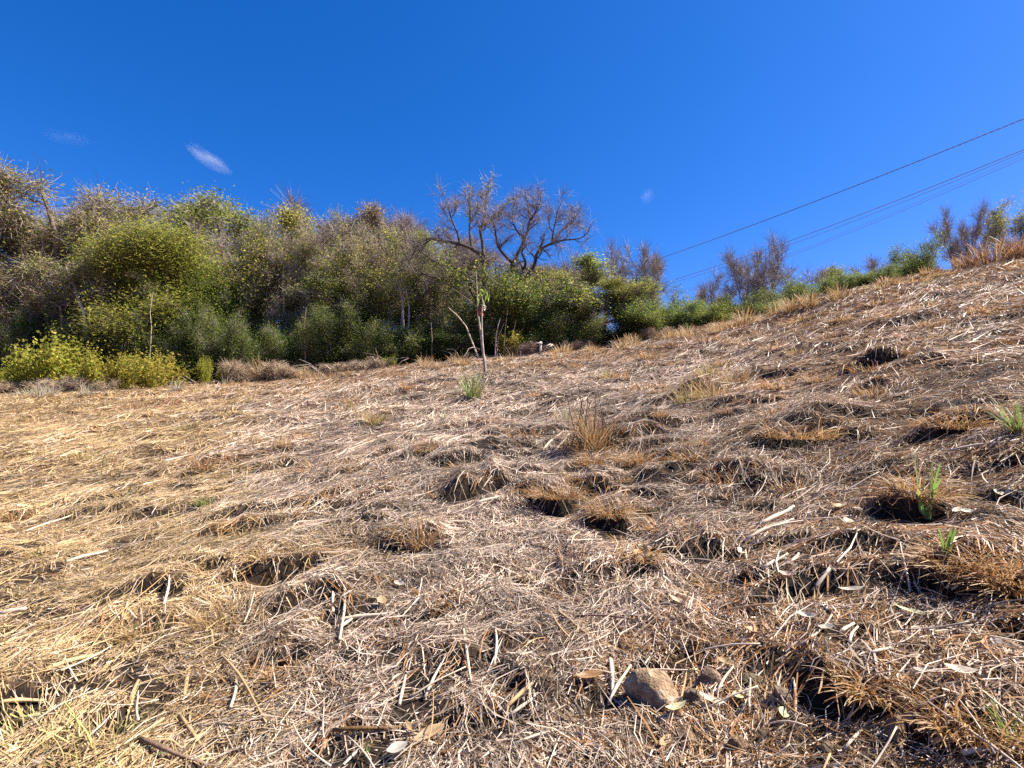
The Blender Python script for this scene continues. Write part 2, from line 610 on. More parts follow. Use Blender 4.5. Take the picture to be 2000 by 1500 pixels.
def rust_colour(x, y, n):
    gold, rust = region(x, y)
    a = rng.random(n)
    c = np.where((a < 0.5)[:, None], C_RUST * 1.1, np.where((a < 0.8)[:, None], C_TAN, C_DARK))
    g = np.where((a < 0.6)[:, None], C_GOLD, C_TAN)
    u = x / np.maximum(y, 0.5)
    c = np.where((rng.random(n) < 0.3 + 0.55 * sstep(-0.1, 0.8, u + 0.4 * vnoise(x, y, 1.1, 61)))[:, None], c, straw_colour(x, y, n))
    return np.where((rng.random(n) < gold)[:, None], g, c) * rng.uniform(0.7, 1.2, n)[:, None]


b = MB()
lay(b, 100000, 0.9, 7.5, 0.45, 0.03, 0.24, 0.0021, True, 0.05, 0.06)
lay(b, 240000, 0.9, 8.5, 0.55, 0.02, 0.12, 0.002, False, 0.05, 0.12, spread=1.1, shy=0.7)
lay(b, 6000, 0.9, 7.5, 0.6, 0.05, 0.24, 0.0036, True, 0.06, 0.14)
# straw hanging over every torn lip
for cx, cy, w, h, ang in LIPDATA[:NAMED_LIPS]:
    R_ = math.hypot(cx, cy)
    if R_ > 21 or cy < 0.5:
        continue
    n = int(w * (230 if R_ < 9 else 80)) + 6
    ca, sa = math.cos(ang), math.sin(ang)
    lx = rng.uniform(-0.52, 0.52, n) * w
    y0 = 0.12 * lx ** 2 * -1 / max(w, 0.1) + rng.uniform(0.02, 0.26, n) + 0.06 * vnoise(lx * 1.0 + cx, lx * 0 + cy, 0.12, 41)
    Ls = (0.04 + 0.2 * rng.random(n) ** 2) * (1 + R_ / 30)
    sk = rng.normal(0, 1.15, n)
    P3 = []
    for f in (0.0, 0.55, 1.0):
        lxx, lyy = lx + np.sin(sk) * Ls * f, y0 - np.cos(sk) * Ls * f
        xx, yy = cx + lxx * ca + lyy * sa, cy - lxx * sa + lyy * ca
        if f == 0:
            z0 = height(xx, yy) + 0.012
            zz = z0
        else:
            zz = np.maximum(z0 - Ls * f * f * rng.uniform(-0.1, 0.85, n), height(xx, yy) + 0.004)
        P3.append(np.stack([xx, yy, zz], -1))
    ribbons(b, np.stack(P3, 1), rng.uniform(0.0012, 0.0026, n) * (1 + R_ / 9), norm(np.stack([np.cos(sk) * ca, -np.cos(sk) * sa, rng.normal(0, 0.5, n)], -1)),
            np.where((rng.random(n) < 0.45)[:, None], C_RUST * 1.2, straw_colour(P3[0][:, 0], P3[0][:, 1], n)), np.array([0.8, 1.0, 0.4]))
lay(b, 160000, 7.0, 14.0, 0.8, 0.08, 0.40, 0.0022, False, 0.06, 0.07, wgrow=0.00036)
lay(b, 230000, 13.5, 25.0, 0.9, 0.08, 0.40, 0.002, False, 0.06, 0.09, wgrow=0.00033)
o = b.build('straw_litter', M_STRAW)
tag(o, kind='stuff')
b = MB()
lay(b, 110000, 0.9, 8.0, 0.5, 0.012, 0.07, 0.0024, False, 0.03, 0.12, colour=rust_colour, spread=1.5, wgrow=0.0002)
lay(b, 120000, 8.0, 23.0, 0.8, 0.04, 0.16, 0.003, False, 0.06, 0.3, colour=rust_colour, spread=1.5, wgrow=0.00055)
o = b.build('chaff', M_STRAW)
tag(o, kind='stuff')

# ------------------------------------------------------------------ landmarks for telling look-alikes apart
WOOD_MARKS = [(40, 'the leftmost yellow-green bush'), (110, 'the wide yellow-green bush'), (165, 'the pale leaning trunk'), (235, 'the dark gap at the left'), (320, 'the feathery lime tree'), (400, 'the slender yellow-green bush'),
              (478, 'the tall olive tree'), (572, 'the yellow-topped tree'), (655, 'the white slender trunk'), (720, 'the brown-leaved tree'), (792, 'the two pale trunks'), (860, 'the long arching limb'),
              (942, 'the sapling'), (1010, 'the twisting trunks'), (1058, 'the white post'), (1125, 'the rust-brown scrub'), (1190, 'the broad leafy green tree'), (1255, 'the small lime tree'), (1330, 'the hedge-like shrub'),
              (1490, 'the fan-shaped tree'), (1668, 'the round light shrub'), (1785, 'the small dark leafy tree'), (1890, 'the twisted bare tree')]


def wood_mark(px):
    m, nm = min(WOOD_MARKS, key=lambda q: abs(q[0] - px))
    return ('just left of ' if px < m - 14 else 'just right of ' if px > m + 14 else 'in line with ') + nm


FIELD_MARKS = [(1165, 840, 'the big tussock'), (1290, 1355, 'the largest rock'), (1806, 985, 'the bright green sprout'), (945, 725, 'the sapling'), (600, 1110, 'the deep hollow'), (935, 945, 'the wide dark hollow'),
               (1560, 840, 'the long orange-brown mat'), (1390, 760, 'the large golden-brown tussock'), (820, 1040, 'the lone rust-brown tussock'), (492, 1280, 'the star of pale stalks'), (155, 890, 'the olive tuft'),
               (310, 755, 'the broad-leaved bush'), (1480, 630, 'the fan-shaped tree'), (1935, 510, 'the tall crest grass'), (1990, 820, 'the right-edge green tuft'), (925, 765, 'the green grass tuft'),
               (1960, 1120, 'the dark shaggy mop'), (190, 1460, 'the yellow-green grass bundle'), (640, 795, 'the hump below the brush heap'), (1765, 1440, 'the triangular stone'), (1700, 725, 'the upper brown tussock'),
               (400, 910, 'the orange-brown ridge tuft'), (840, 1450, 'the broad tan leaf'), (1560, 1210, 'the white folded leaf'), (1130, 1150, 'the middle of the foreground')]


def field_mark(x, y, z):
    d = np.array([x, y, z]) - EYE
    sx_ = 1000 + 1000 * d[0] / np.dot(d, FWD)
    sy_ = 750 - 1000 * np.dot(d, UPV) / np.dot(d, FWD)
    m = min(FIELD_MARKS, key=lambda q: (q[0] - sx_) ** 2 + 2.2 * (q[1] - sy_) ** 2)
    dx, dy = sx_ - m[0], (sy_ - m[1]) * 1.6
    if abs(dx) > abs(dy):
        return ('left of ' if dx < 0 else 'right of ') + m[2]
    return ('uphill of ' if dy < 0 else 'downhill of ') + m[2]


# ------------------------------------------------------------------ tree builders
def randvec():
    v = np.array([random.gauss(0, 1), random.gauss(0, 1), random.gauss(0, 1)])
    return v / np.linalg.norm(v)


def rot_away(d, ang):
    r = randvec()
    r = r - d * np.dot(r, d)
    r /= np.linalg.norm(r)
    return d * math.cos(ang) + r * math.sin(ang)


class Tree:
    """grows limbs recursively; collects wood, twig tips for ribbons and leaves"""
    def __init__(self, levels=3, kids=(6, 6, 6), ang=(40, 45, 45), ratio=(0.6, 0.55, 0.5), wob=0.16, up=0.05, tmin=0.3, sides=(7, 5, 4, 3), bark=(1, 1, 1)):
        self.P = dict(levels=levels, kids=kids, ang=ang, ratio=ratio, wob=wob, up=up, tmin=tmin, sides=sides)
        self.wood = MB()
        self.tips = []          # (pos, dir, length)
        self.bark = np.array(bark)
        self.fat = 1.0

    def limb(self, pts, r0, r1, lvl):
        """a given centre line, then its side branches"""
        pts = np.asarray(pts, dtype=float)
        # resample smoothly
        n = len(pts)
        t = np.linspace(0, n - 1, (n - 1) * 3 + 1)
        sm = np.stack([np.interp(t, np.arange(n), pts[:, k]) for k in range(3)], -1)
        for _ in range(2):
            sm[1:-1] = 0.25 * sm[:-2] + 0.5 * sm[1:-1] + 0.25 * sm[2:]
        rr = np.linspace(r0, r1, len(sm))
        tube(self.wood, sm, rr * self.fat, self.P['sides'][min(lvl, 3)], self.bark)
        return sm, rr

    def kids_on(self, sm, rr, L, lvl, tmin=None, kids=None):
        P = self.P
        k = P['kids'][min(lvl, len(P['kids']) - 1)] if kids is None else kids
        tmin = P['tmin'] if tmin is None else tmin
        for i in range(k):
            t = tmin + (1 - tmin) * (i + random.random()) / k
            j = min(int(t * (len(sm) - 1)), len(sm) - 2)
            d = sm[j + 1] - sm[j]
            d = d / max(np.linalg.norm(d), 1e-6)
            dd = rot_away(d, rad(P['ang'][min(lvl, len(P['ang']) - 1)] * random.uniform(0.7, 1.3)))
            self.grow(sm[j], dd, L * P['ratio'][min(lvl, len(P['ratio']) - 1)] * random.uniform(0.6, 1.15) * (1.1 - 0.45 * t), max(rr[j] * 0.6, 0.004), lvl + 1)

    def grow(self, p, d, L, r, lvl):
        P = self.P
        n = 6 if lvl < 2 else 4
        pts = [p]
        for i in range(n):
            d = d + randvec() * P['wob'] * (1 + 0.4 * lvl) + np.array([0, 0, P['up']])
            d = d / np.linalg.norm(d)
            p = p + d * L / n
            pts.append(p)
        pts = np.array(pts)
        rr = np.linspace(r, r * 0.35, n + 1)
        tube(self.wood, pts, rr, P['sides'][min(lvl, 3)], self.bark)
        if lvl < P['levels']:
            self.kids_on(pts, rr, L, lvl)
        if lvl >= P['levels'] - 1:
            for k in range(1, n + 1):
                if k >= n - 2 or lvl == P['levels']:
                    self.tips.append((pts[k], d, L))

    def twigs(self, per, length, width, spread=0.9, up=0.1, col=(0.2, 0.16, 0.14), segs=3):
        T = np.array([t[0] for t in self.tips])
        D = np.array([t[1] for t in self.tips])
        T = np.repeat(T, per, 0)
        D = np.repeat(D, per, 0)
        n = len(T)
        d = norm(D + rng.normal(0, spread, (n, 3)) + np.array([0, 0, up]))
        L = length * rng.uniform(0.4, 1.3, n)
        pts = [T]
        for k in range(segs - 1):
            d = norm(d + rng.normal(0, 0.25, (n, 3)))
            pts.append(pts[-1] + d * (L / (segs - 1))[:, None])
        P_ = np.stack(pts, 1)
        side = norm(np.cross(d, rng.normal(0, 1, (n, 3))))
        b = MB()
        c = np.array(col)[None] * rng.uniform(0.6, 1.4, n)[:, None]
        ribbons(b, P_, np.full(n, width) * rng.uniform(0.6, 1.3, n), side, c, np.linspace(1, 0.4, segs))
        self.twig_pts = P_
        return b

    def leaves(self, per, spread, size, cols, aspect=0.5, on=None, keep=1.0, droop=0.0):
        T = np.array([t[0] for t in self.tips]) if on is None else on
        if keep < 1:
            # whole sprays are bare, not single leaves
            nz = vnoise(T[:, 0] + 3.1 * T[:, 2], T[:, 1] - 2.3 * T[:, 2], 1.3, 31) * 0.5 + 0.5
            T = T[nz < keep]
        n = len(T) * per
        c0 = np.repeat(T, per, 0) + rng.normal(0, spread, (n, 3))
        return leaf_mesh(c0, size, cols, aspect, droop, clump=np.repeat(np.arange(len(T)), per))


def leaf_mesh(c0, size, cols, aspect=0.5, droop=0.0, clump=None):
    n = len(c0)
    nrm = norm(rng.normal(0, 1, (n, 3)) + np.array([0, 0, 0.9]))
    ax = rng.normal(0, 1, (n, 3)) + np.array([0, 0, -droop])
    ax = norm(ax - nrm * (ax * nrm).sum(-1, keepdims=True))
    sdv = np.cross(nrm, ax)
    s = size * rng.uniform(0.55, 1.35, n)[:, None]
    v = np.stack([c0 - ax * s * 0.5, c0 + sdv * s * aspect * 0.5, c0 + ax * s * 0.5 + nrm * s * 0.08, c0 - sdv * s * aspect * 0.5], 1)
    cols = np.asarray(cols)
    if clump is None:
        pick = rng.integers(0, len(cols), n)
    else:
        base = rng.integers(0, len(cols), clump.max() + 1 if n else 1)
        pick = np.where(rng.random(n) < 0.65, base[clump] if n else 0, rng.integers(0, len(cols), n))
    c = cols[pick] * rng.uniform(0.65, 1.3, n)[:, None]
    b = MB()
    b.add(v.reshape(-1, 3), np.arange(n * 4).reshape(-1, 4), None, np.repeat(c, 4, 0))
    return b


OLIVE = [(0.165, 0.194, 0.037), (0.223, 0.233, 0.051), (0.117, 0.154, 0.034), (0.291, 0.272, 0.068)]
YELLOW = [(0.360, 0.335, 0.059), (0.269, 0.272, 0.051), (0.432, 0.369, 0.086), (0.199, 0.211, 0.051)]
DARKG = [(0.073, 0.108, 0.023), (0.103, 0.147, 0.029), (0.057, 0.089, 0.023), (0.153, 0.177, 0.041)]
LIME = [(0.286, 0.296, 0.041), (0.220, 0.258, 0.041), (0.353, 0.326, 0.061), (0.164, 0.198, 0.041)]
RUSTL = [(0.264, 0.171, 0.078), (0.202, 0.155, 0.070), (0.326, 0.232, 0.124), (0.139, 0.132, 0.046)]
GREYL = [(0.3, 0.27, 0.2), (0.22, 0.2, 0.13), (0.16, 0.15, 0.07)]
MOSSY = [(0.205, 0.224, 0.051), (0.286, 0.254, 0.086), (0.349, 0.274, 0.136), (0.153, 0.167, 0.043)]
GREYBROWN = (0.30, 0.25, 0.215)
PURPLE = (0.265, 0.22, 0.205)
PALE = (0.34, 0.29, 0.25)

ARCH = {}


def register(kind, name, t, twig_b, leaf_b, leafname='crown'):
    """an archetype normalised to its own height; parts trunk, twigs, crown"""
    allv = np.concatenate([x for mb in (t.wood, twig_b, leaf_b) if mb for x in mb.v])
    h = np.percentile(allv[:, 2], 99.7)
    w = np.percentile(np.abs(allv[:, 0]), 97) * 2
    ms = [('trunk', t.wood.mesh(name + '_trunk', M_BARK, True))]
    if twig_b:
        ms.append(('twigs', twig_b.mesh(name + '_twigs', M_TWIG)))
    if leaf_b:
        ms.append((leafname, leaf_b.mesh(name + '_leaves', M_LEAF)))
    big = leaf_b or twig_b
    cc = np.concatenate(big.v)
    ctr = (float(np.median(cc[:, 0])), float(np.median(cc[:, 1])))
    w = float(np.percentile(np.hypot(cc[:, 0] - ctr[0], cc[:, 1] - ctr[1]), 90)) * 1.9
    ARCH.setdefault(kind, []).append((name, ms, h, w, ctr))


def single_trunk(t, h, r, lean=0.12, stem=0.45, top=0.9):
    p = [np.array([0, 0, -0.25])]
    for k in range(5):
        f = (k + 1) / 5
        p.append(np.array([lean * h * f * random.uniform(-1, 1), lean * h * f * random.uniform(-1, 1), h * f * top]))
    sm, rr = t.limb(p, r, r * 0.25, 0)
    t.kids_on(sm, rr, h * 0.62, 0, tmin=stem)


def make_archetypes():
    for k in range(3):      # leafless, twiggy, vase-shaped
        t = Tree(3, (8, 7, 6), (34, 36, 40), (0.66, 0.56, 0.5), 0.13, 0.10, bark=(1.25, 1.15, 1.15))
        single_trunk(t, 9, 0.13, 0.05, 0.25)
        tw = t.twigs(7, 0.8, 0.0055, 0.45, 0.2, PURPLE if k != 1 else GREYBROWN, segs=2)
        lf = t.leaves(1, 0.2, 0.1, GREYL + RUSTL, keep=0.35) if k == 2 else None
        register('bare', 'bare_tree', t, tw, lf)
    for k in range(3):      # small and sparse: few fine branches
        t = Tree(2, (9, 7), (36, 40), (0.66, 0.58), 0.16, 0.09, bark=(1.1, 1.0, 1.0))
        for j in range(5):
            a = j * 1.257 + random.uniform(-0.4, 0.4)
            tl = random.uniform(0.15, 0.6)
            q = [np.array([math.cos(a) * 0.06, math.sin(a) * 0.06, -0.2])]
            for f in (0.25, 0.5, 0.75, 1.0):
                q.append(np.array([math.cos(a) * tl * f * 3.4, math.sin(a) * tl * f * 3.4, 3.4 * f * random.uniform(0.92, 1.08)]) + randvec() * 0.1)
            sm, rr = t.limb(q, 0.05, 0.012, 0)
            t.kids_on(sm, rr, 2.1, 0, tmin=0.3, kids=7)
        tw = t.twigs(9, 0.5, 0.0045, 0.6, 0.15, GREYBROWN if k != 1 else PURPLE)
        lf = t.leaves(1, 0.2, 0.07, GREYL + MOSSY, keep=0.5) if k != 1 else None
        register('sparse', 'bare_tree', t, tw, lf)
    for k in range(3):      # leafy with bunches of broad leaves at the branch ends
        t = Tree(3, (7, 6, 5), (45, 48, 50), (0.62, 0.55, 0.5), 0.16, 0.06, bark=(0.8, 0.75, 0.7))
        single_trunk(t, 9, 0.14, 0.06, 0.35)
        tw = t.twigs(4, 0.6, 0.008, 0.8, 0.15, GREYBROWN)
        lf = t.leaves(15, 0.3, 0.115, OLIVE if k != 1 else YELLOW + OLIVE[:1], 0.62, keep=0.66)
        register('olive' if k != 1 else 'yellow', 'leafy_tree', t, tw, lf)
    for k in range(4):      # several thin upright stems, sprays of small leaves and bare twigs along them
        t = Tree(2, (9, 6), (38, 45), (0.34, 0.55), 0.16, 0.16, tmin=0.35, sides=(6, 4, 3, 3), bark=[(1.2, 1.15, 1.1), (0.7, 0.62, 0.56), (1.6, 1.55, 1.5), (0.85, 0.8, 0.72)][k])
        for j in range(4):
            a = j * 1.57 + random.uniform(-0.5, 0.5)
            tl = random.uniform(0.03, 0.2)
            hh = random.uniform(6.2, 8.6)
            q = [np.array([math.cos(a) * 0.25, math.sin(a) * 0.25, -0.3])]
            for f in (0.2, 0.4, 0.6, 0.8, 1.0):
                q.append(q[0] + np.array([math.cos(a) * tl * f * hh, math.sin(a) * tl * f * hh, hh * f + 0.3]) + randvec() * np.array([0.22, 0.22, 0.05]))
            sm, rr = t.limb(q, random.uniform(0.04, 0.075), 0.012, 0)
            t.kids_on(sm, rr, 4.6, 0, tmin=0.32, kids=10)
        tw = t.twigs(5, 0.55, 0.005, 0.7, 0.2, GREYBROWN)
        lf = t.leaves(10, 0.26, 0.10, [OLIVE, MOSSY, YELLOW[:2] + OLIVE, RUSTL + OLIVE[:1]][k], 0.6, keep=[0.78, 0.62, 0.8, 0.5][k])
        register('upright', 'slender_tree', t, tw, lf)
    t = Tree(3, (7, 6, 5), (42, 48, 50), (0.6, 0.55, 0.5), 0.16, 0.08, bark=(0.9, 0.85, 0.8))
    single_trunk(t, 9, 0.12, 0.05, 0.4)
    tw = t.twigs(7, 0.7, 0.008, 0.8, 0.2, GREYBROWN)
    register('rusty', 'leafy_tree', t, tw, t.leaves(6, 0.25, 0.13, RUSTL + MOSSY, 0.6, keep=0.7))
    for k in range(2):      # vine-tangled: a dome of twigs hung with green patches
        t = Tree(3, (9, 8, 6), (55, 60, 60), (0.62, 0.55, 0.5), 0.26, 0.0, tmin=0.25, bark=(0.85, 0.8, 0.76))
        single_trunk(t, 8, 0.13, 0.04, 0.12, top=0.7)
        tw = t.twigs(6, 0.6, 0.0055, 2.2, -0.3, (0.28, 0.23, 0.19), segs=3)
        lf = t.leaves(14, 0.2, 0.075, MOSSY, 0.5, keep=0.8)
        register('tangle', 'vine_tangled_tree', t, tw, lf)
    for k in range(2):      # feathery, drooping fine leaves
        t = Tree(3, (10, 7, 6), (38, 45, 50), (0.6, 0.55, 0.5), 0.14, 0.03, tmin=0.25, bark=(0.7, 0.65, 0.5))
        single_trunk(t, 7, 0.09, 0.05, 0.25)
        tw = t.twigs(5, 0.6, 0.006, 0.7, -0.2, (0.16, 0.14, 0.07))
        lf = t.leaves(20, 0.42, 0.12, LIME, 0.22, droop=0.6)
        register('lime', 'feathery_tree', t, tw, lf)
    for k in range(3):      # dense dark shrub of many stems
        t = Tree(2, (8, 7), (48, 52), (0.66, 0.55), 0.24, 0.1, tmin=0.12, sides=(5, 4, 3, 3), bark=(0.75, 0.7, 0.65))
        for j in range(7):
            a = random.random() * 6.28
            tl, hh = random.uniform(0.15, 0.75), random.uniform(1.5, 4.2)
            d = np.array([math.cos(a) * tl, math.sin(a) * tl, 1.0])
            q = [np.array([math.cos(a) * 0.25, math.sin(a) * 0.25, -0.2])]
            q += [q[0] + d * f * random.uniform(0.9, 1.1) * hh + randvec() * 0.2 for f in (0.3, 0.6, 1.0)]
            sm, rr = t.limb(q, 0.04, 0.012, 0)
            t.kids_on(sm, rr, 2.4, 0)
        tw = t.twigs(2, 0.5, 0.006, 0.9, 0.1, GREYBROWN)
        lf = t.leaves(15, 0.3, 0.11, DARKG + DARKG + OLIVE[:1] if k < 2 else OLIVE + DARKG, 0.5, keep=0.78)
        register('shrub' if k < 2 else 'oliveshrub', 'shrub', t, tw, lf)
    for k in range(2):      # waist-high yellow-green bush of broad leaves
        t = Tree(1, (7,), (40,), (0.6,), 0.15, 0.15, tmin=0.2, sides=(4, 3, 3, 3), bark=(0.8, 0.75, 0.5))
        for j in range(12):
            a = random.random() * 6.28
            tl, hh = random.uniform(0.1, 0.9), random.uniform(0.45, 1.45)
            d = np.array([math.cos(a) * tl, math.sin(a) * tl, 1.0])
            q = [np.array([math.cos(a) * 0.2, math.sin(a) * 0.2, -0.1])]
            q += [q[0] + d * f * random.uniform(0.8, 1.1) * hh for f in (0.4, 0.7, 1.0)]
            sm, rr = t.limb(q, 0.015, 0.006, 0)
            t.kids_on(sm, rr, 0.8, 0)
        lf = t.leaves(9, 0.14, 0.085, [(0.33, 0.30, 0.045), (0.25, 0.26, 0.04), (0.38, 0.32, 0.06), (0.16, 0.185, 0.035)], 0.62)
        register('bush', 'bush', t, None, lf)
    for k in range(2):      # grey, dry, twiggy scrub
        t = Tree(1, (8,), (45,), (0.6,), 0.2, 0.05, tmin=0.1, sides=(4, 3, 3, 3), bark=(1.2, 1.1, 1.0))
        for j in range(14):
            a = random.random() * 6.28
            d = np.array([math.cos(a) * 0.9, math.sin(a) * 0.9, 0.8])
            q = [np.array([math.cos(a) * 0.25, math.sin(a) * 0.25, -0.1])]
            q += [q[0] + d * f * random.uniform(0.8, 1.1) * 0.9 for f in (0.4, 0.7, 1.0)]
            sm, rr = t.limb(q, 0.01, 0.004, 0)
            t.kids_on(sm, rr, 0.6, 0)
        tw = t.twigs(10, 0.4, 0.005, 1.0, 0.0, (0.42, 0.32, 0.22))
        register('scrub', 'dry_scrub', t, tw, None)


random.seed(29)
make_archetypes()
_used = {}


def plant(kind, px, top, Y, width, label, group=None, var=None, cat=None, sink=0.0):
    """stands a tree of a kind where its foot is, as tall as its top row in the photograph says"""
    lst = ARCH[kind]
    i = _used.get(kind, 0)
    _used[kind] = i + 1
    name, ms, h, w, ctr = lst[(i if var is None else var) % len(lst)]
    d = at(px, top, Y)
    rz = random.uniform(0, 6.28)
    sx = width / 1000.0 * Y / w
    ox, oy = -ctr[0] * sx, -ctr[1] * sx
    d[0] += ox * math.cos(rz) - oy * math.sin(rz)
    d[1] += ox * math.sin(rz) + oy * math.cos(rz)
    gz = float(height(d[0], d[1])) - sink
    H_ = max(d[2] - gz, 0.4)
    key = '_root'
    r = empty(name, (d[0], d[1], gz), rz)
    sz = H_ / h
    r.scale = (sx, sx, sz)
    r.rotation_euler = (random.uniform(-0.02, 0.02), random.uniform(-0.02, 0.02), rz)
    for part, me in ms:
        o = bpy.data.objects.new(part, me)
        COL.objects.link(o)
        o.parent = r
    tag(r, label, cat or ('tree' if 'tree' in name else 'shrub'), group)
    return r


# ------------------------------------------------------------------ the two spreading bare trees in the middle
def hero(paths, Y, name, label, twig_col, seed, leafy):
    random.seed(seed)
    foot = at(paths[0][0][0][0], paths[0][0][0][1], Y)
    foot[2] = height(foot[0], foot[1])
    t = Tree(3, (7, 6, 5), (48, 50, 55), (0.6, 0.55, 0.5), 0.24, 0.06, tmin=0.35, bark=(0.6, 0.55, 0.52))
    t.fat = 1.05
    for pix, r0, r1, dy, kids in paths:
        n = len(pix)
        pts = []
        for k, (px, py) in enumerate(pix):
            f = k / max(n - 1, 1)
            p = at(px, py, Y + dy[0] + (dy[1] - dy[0]) * f + 0.12 * math.sin(k * 2.1 + px))
            pts.append(p - foot)
        sm, rr = t.limb(pts, r0, r1, 1)
        if kids:
            t.kids_on(sm, rr, 2.2, 1, tmin=0.35, kids=kids)
            d = sm[-1] - sm[-2]
            t.grow(sm[-1], d / np.linalg.norm(d), 1.0, r1, 2)
    root = empty(name, tuple(foot))
    t.wood.build('trunk', M_BARK, root, True)
    t.twigs(4, 0.5, 0.0042, 0.6, 0.1, twig_col).build('twigs', M_TWIG, root)
    if leafy:
        t.leaves(2, 0.12, 0.11, GREYL + MOSSY[:2], 0.45, keep=0.45).build('crown', M_LEAF, root)
    tag(root, label, 'tree')
    random.seed(11 + seed)


hero([([(955, 700), (955, 660), (951, 624), (948, 568), (944, 520), (940, 498)], 0.17, 0.1, (0, 0), 0),
      ([(940, 498), (920, 484), (898, 476), (856, 470), (836, 463), (817, 478), (805, 500)], 0.085, 0.03, (0, -0.8), 8),
      ([(944, 515), (943, 476), (937, 450), (940, 442), (957, 435), (974, 414), (988, 398)], 0.085, 0.03, (0, 0.9), 9),
      ([(921, 484), (916, 448), (919, 422), (918, 396)], 0.06, 0.025, (0, 0.3), 8),
      ([(898, 476), (892, 450), (880, 425), (876, 405)], 0.05, 0.02, (-0.3, -1.2), 7),
      ([(950, 600), (925, 560), (906, 537), (892, 523), (870, 518), (850, 512), (828, 495)], 0.075, 0.025, (0, -1.0), 7),
      ([(950, 640), (930, 590), (905, 538), (895, 536), (881, 546), (862, 546), (828, 537), (806, 518)], 0.08, 0.03, (0, -1.3), 6),
      ([(938, 452), (950, 425), (948, 400), (955, 378)], 0.045, 0.02, (0.1, 1.0), 7)],
     22.6, 'bare_tree', 'spreading leafless tree behind the sapling, long limb arching left, pale dry leaves on top', GREYBROWN, 3, True)
hero([([(990, 690), (988, 640), (990, 560), (1002, 515)], 0.18, 0.12, (0, 0), 0),
      ([(1002, 515), (985, 498), (971, 481), (969, 459), (965, 436)], 0.075, 0.03, (0, -0.9), 7),
      ([(1002, 515), (1013, 492), (1024, 470), (1032, 448), (1035, 428), (1032, 404)], 0.09, 0.03, (0, 0.4), 9),
      ([(1024, 470), (1008, 450), (1000, 428), (1003, 405)], 0.05, 0.02, (0.2, 1.2), 8),
      ([(1034, 432), (1046, 415), (1054, 398)], 0.04, 0.02, (0.4, -0.8), 7),
      ([(994, 640), (1004, 565), (1015, 537), (1025, 523), (1027, 509), (1018, 495), (1022, 480)], 0.1, 0.03, (0, -0.7), 5),
      ([(998, 640), (1008, 556), (1038, 532), (1046, 512), (1046, 498), (1055, 487), (1074, 476), (1097, 469), (1131, 466)], 0.12, 0.03, (0, -0.5), 10),
      ([(1078, 474), (1097, 448), (1114, 438), (1128, 434)], 0.045, 0.02, (-0.3, 0.5), 8),
      ([(1078, 474), (1080, 455), (1085, 432), (1088, 414)], 0.045, 0.02, (-0.3, -1.0), 8)],
     23.2, 'bare_tree', 'leafless tree with twisting dark limbs and purplish twigs, reaching right over the green shrubs', PURPLE, 5, False)

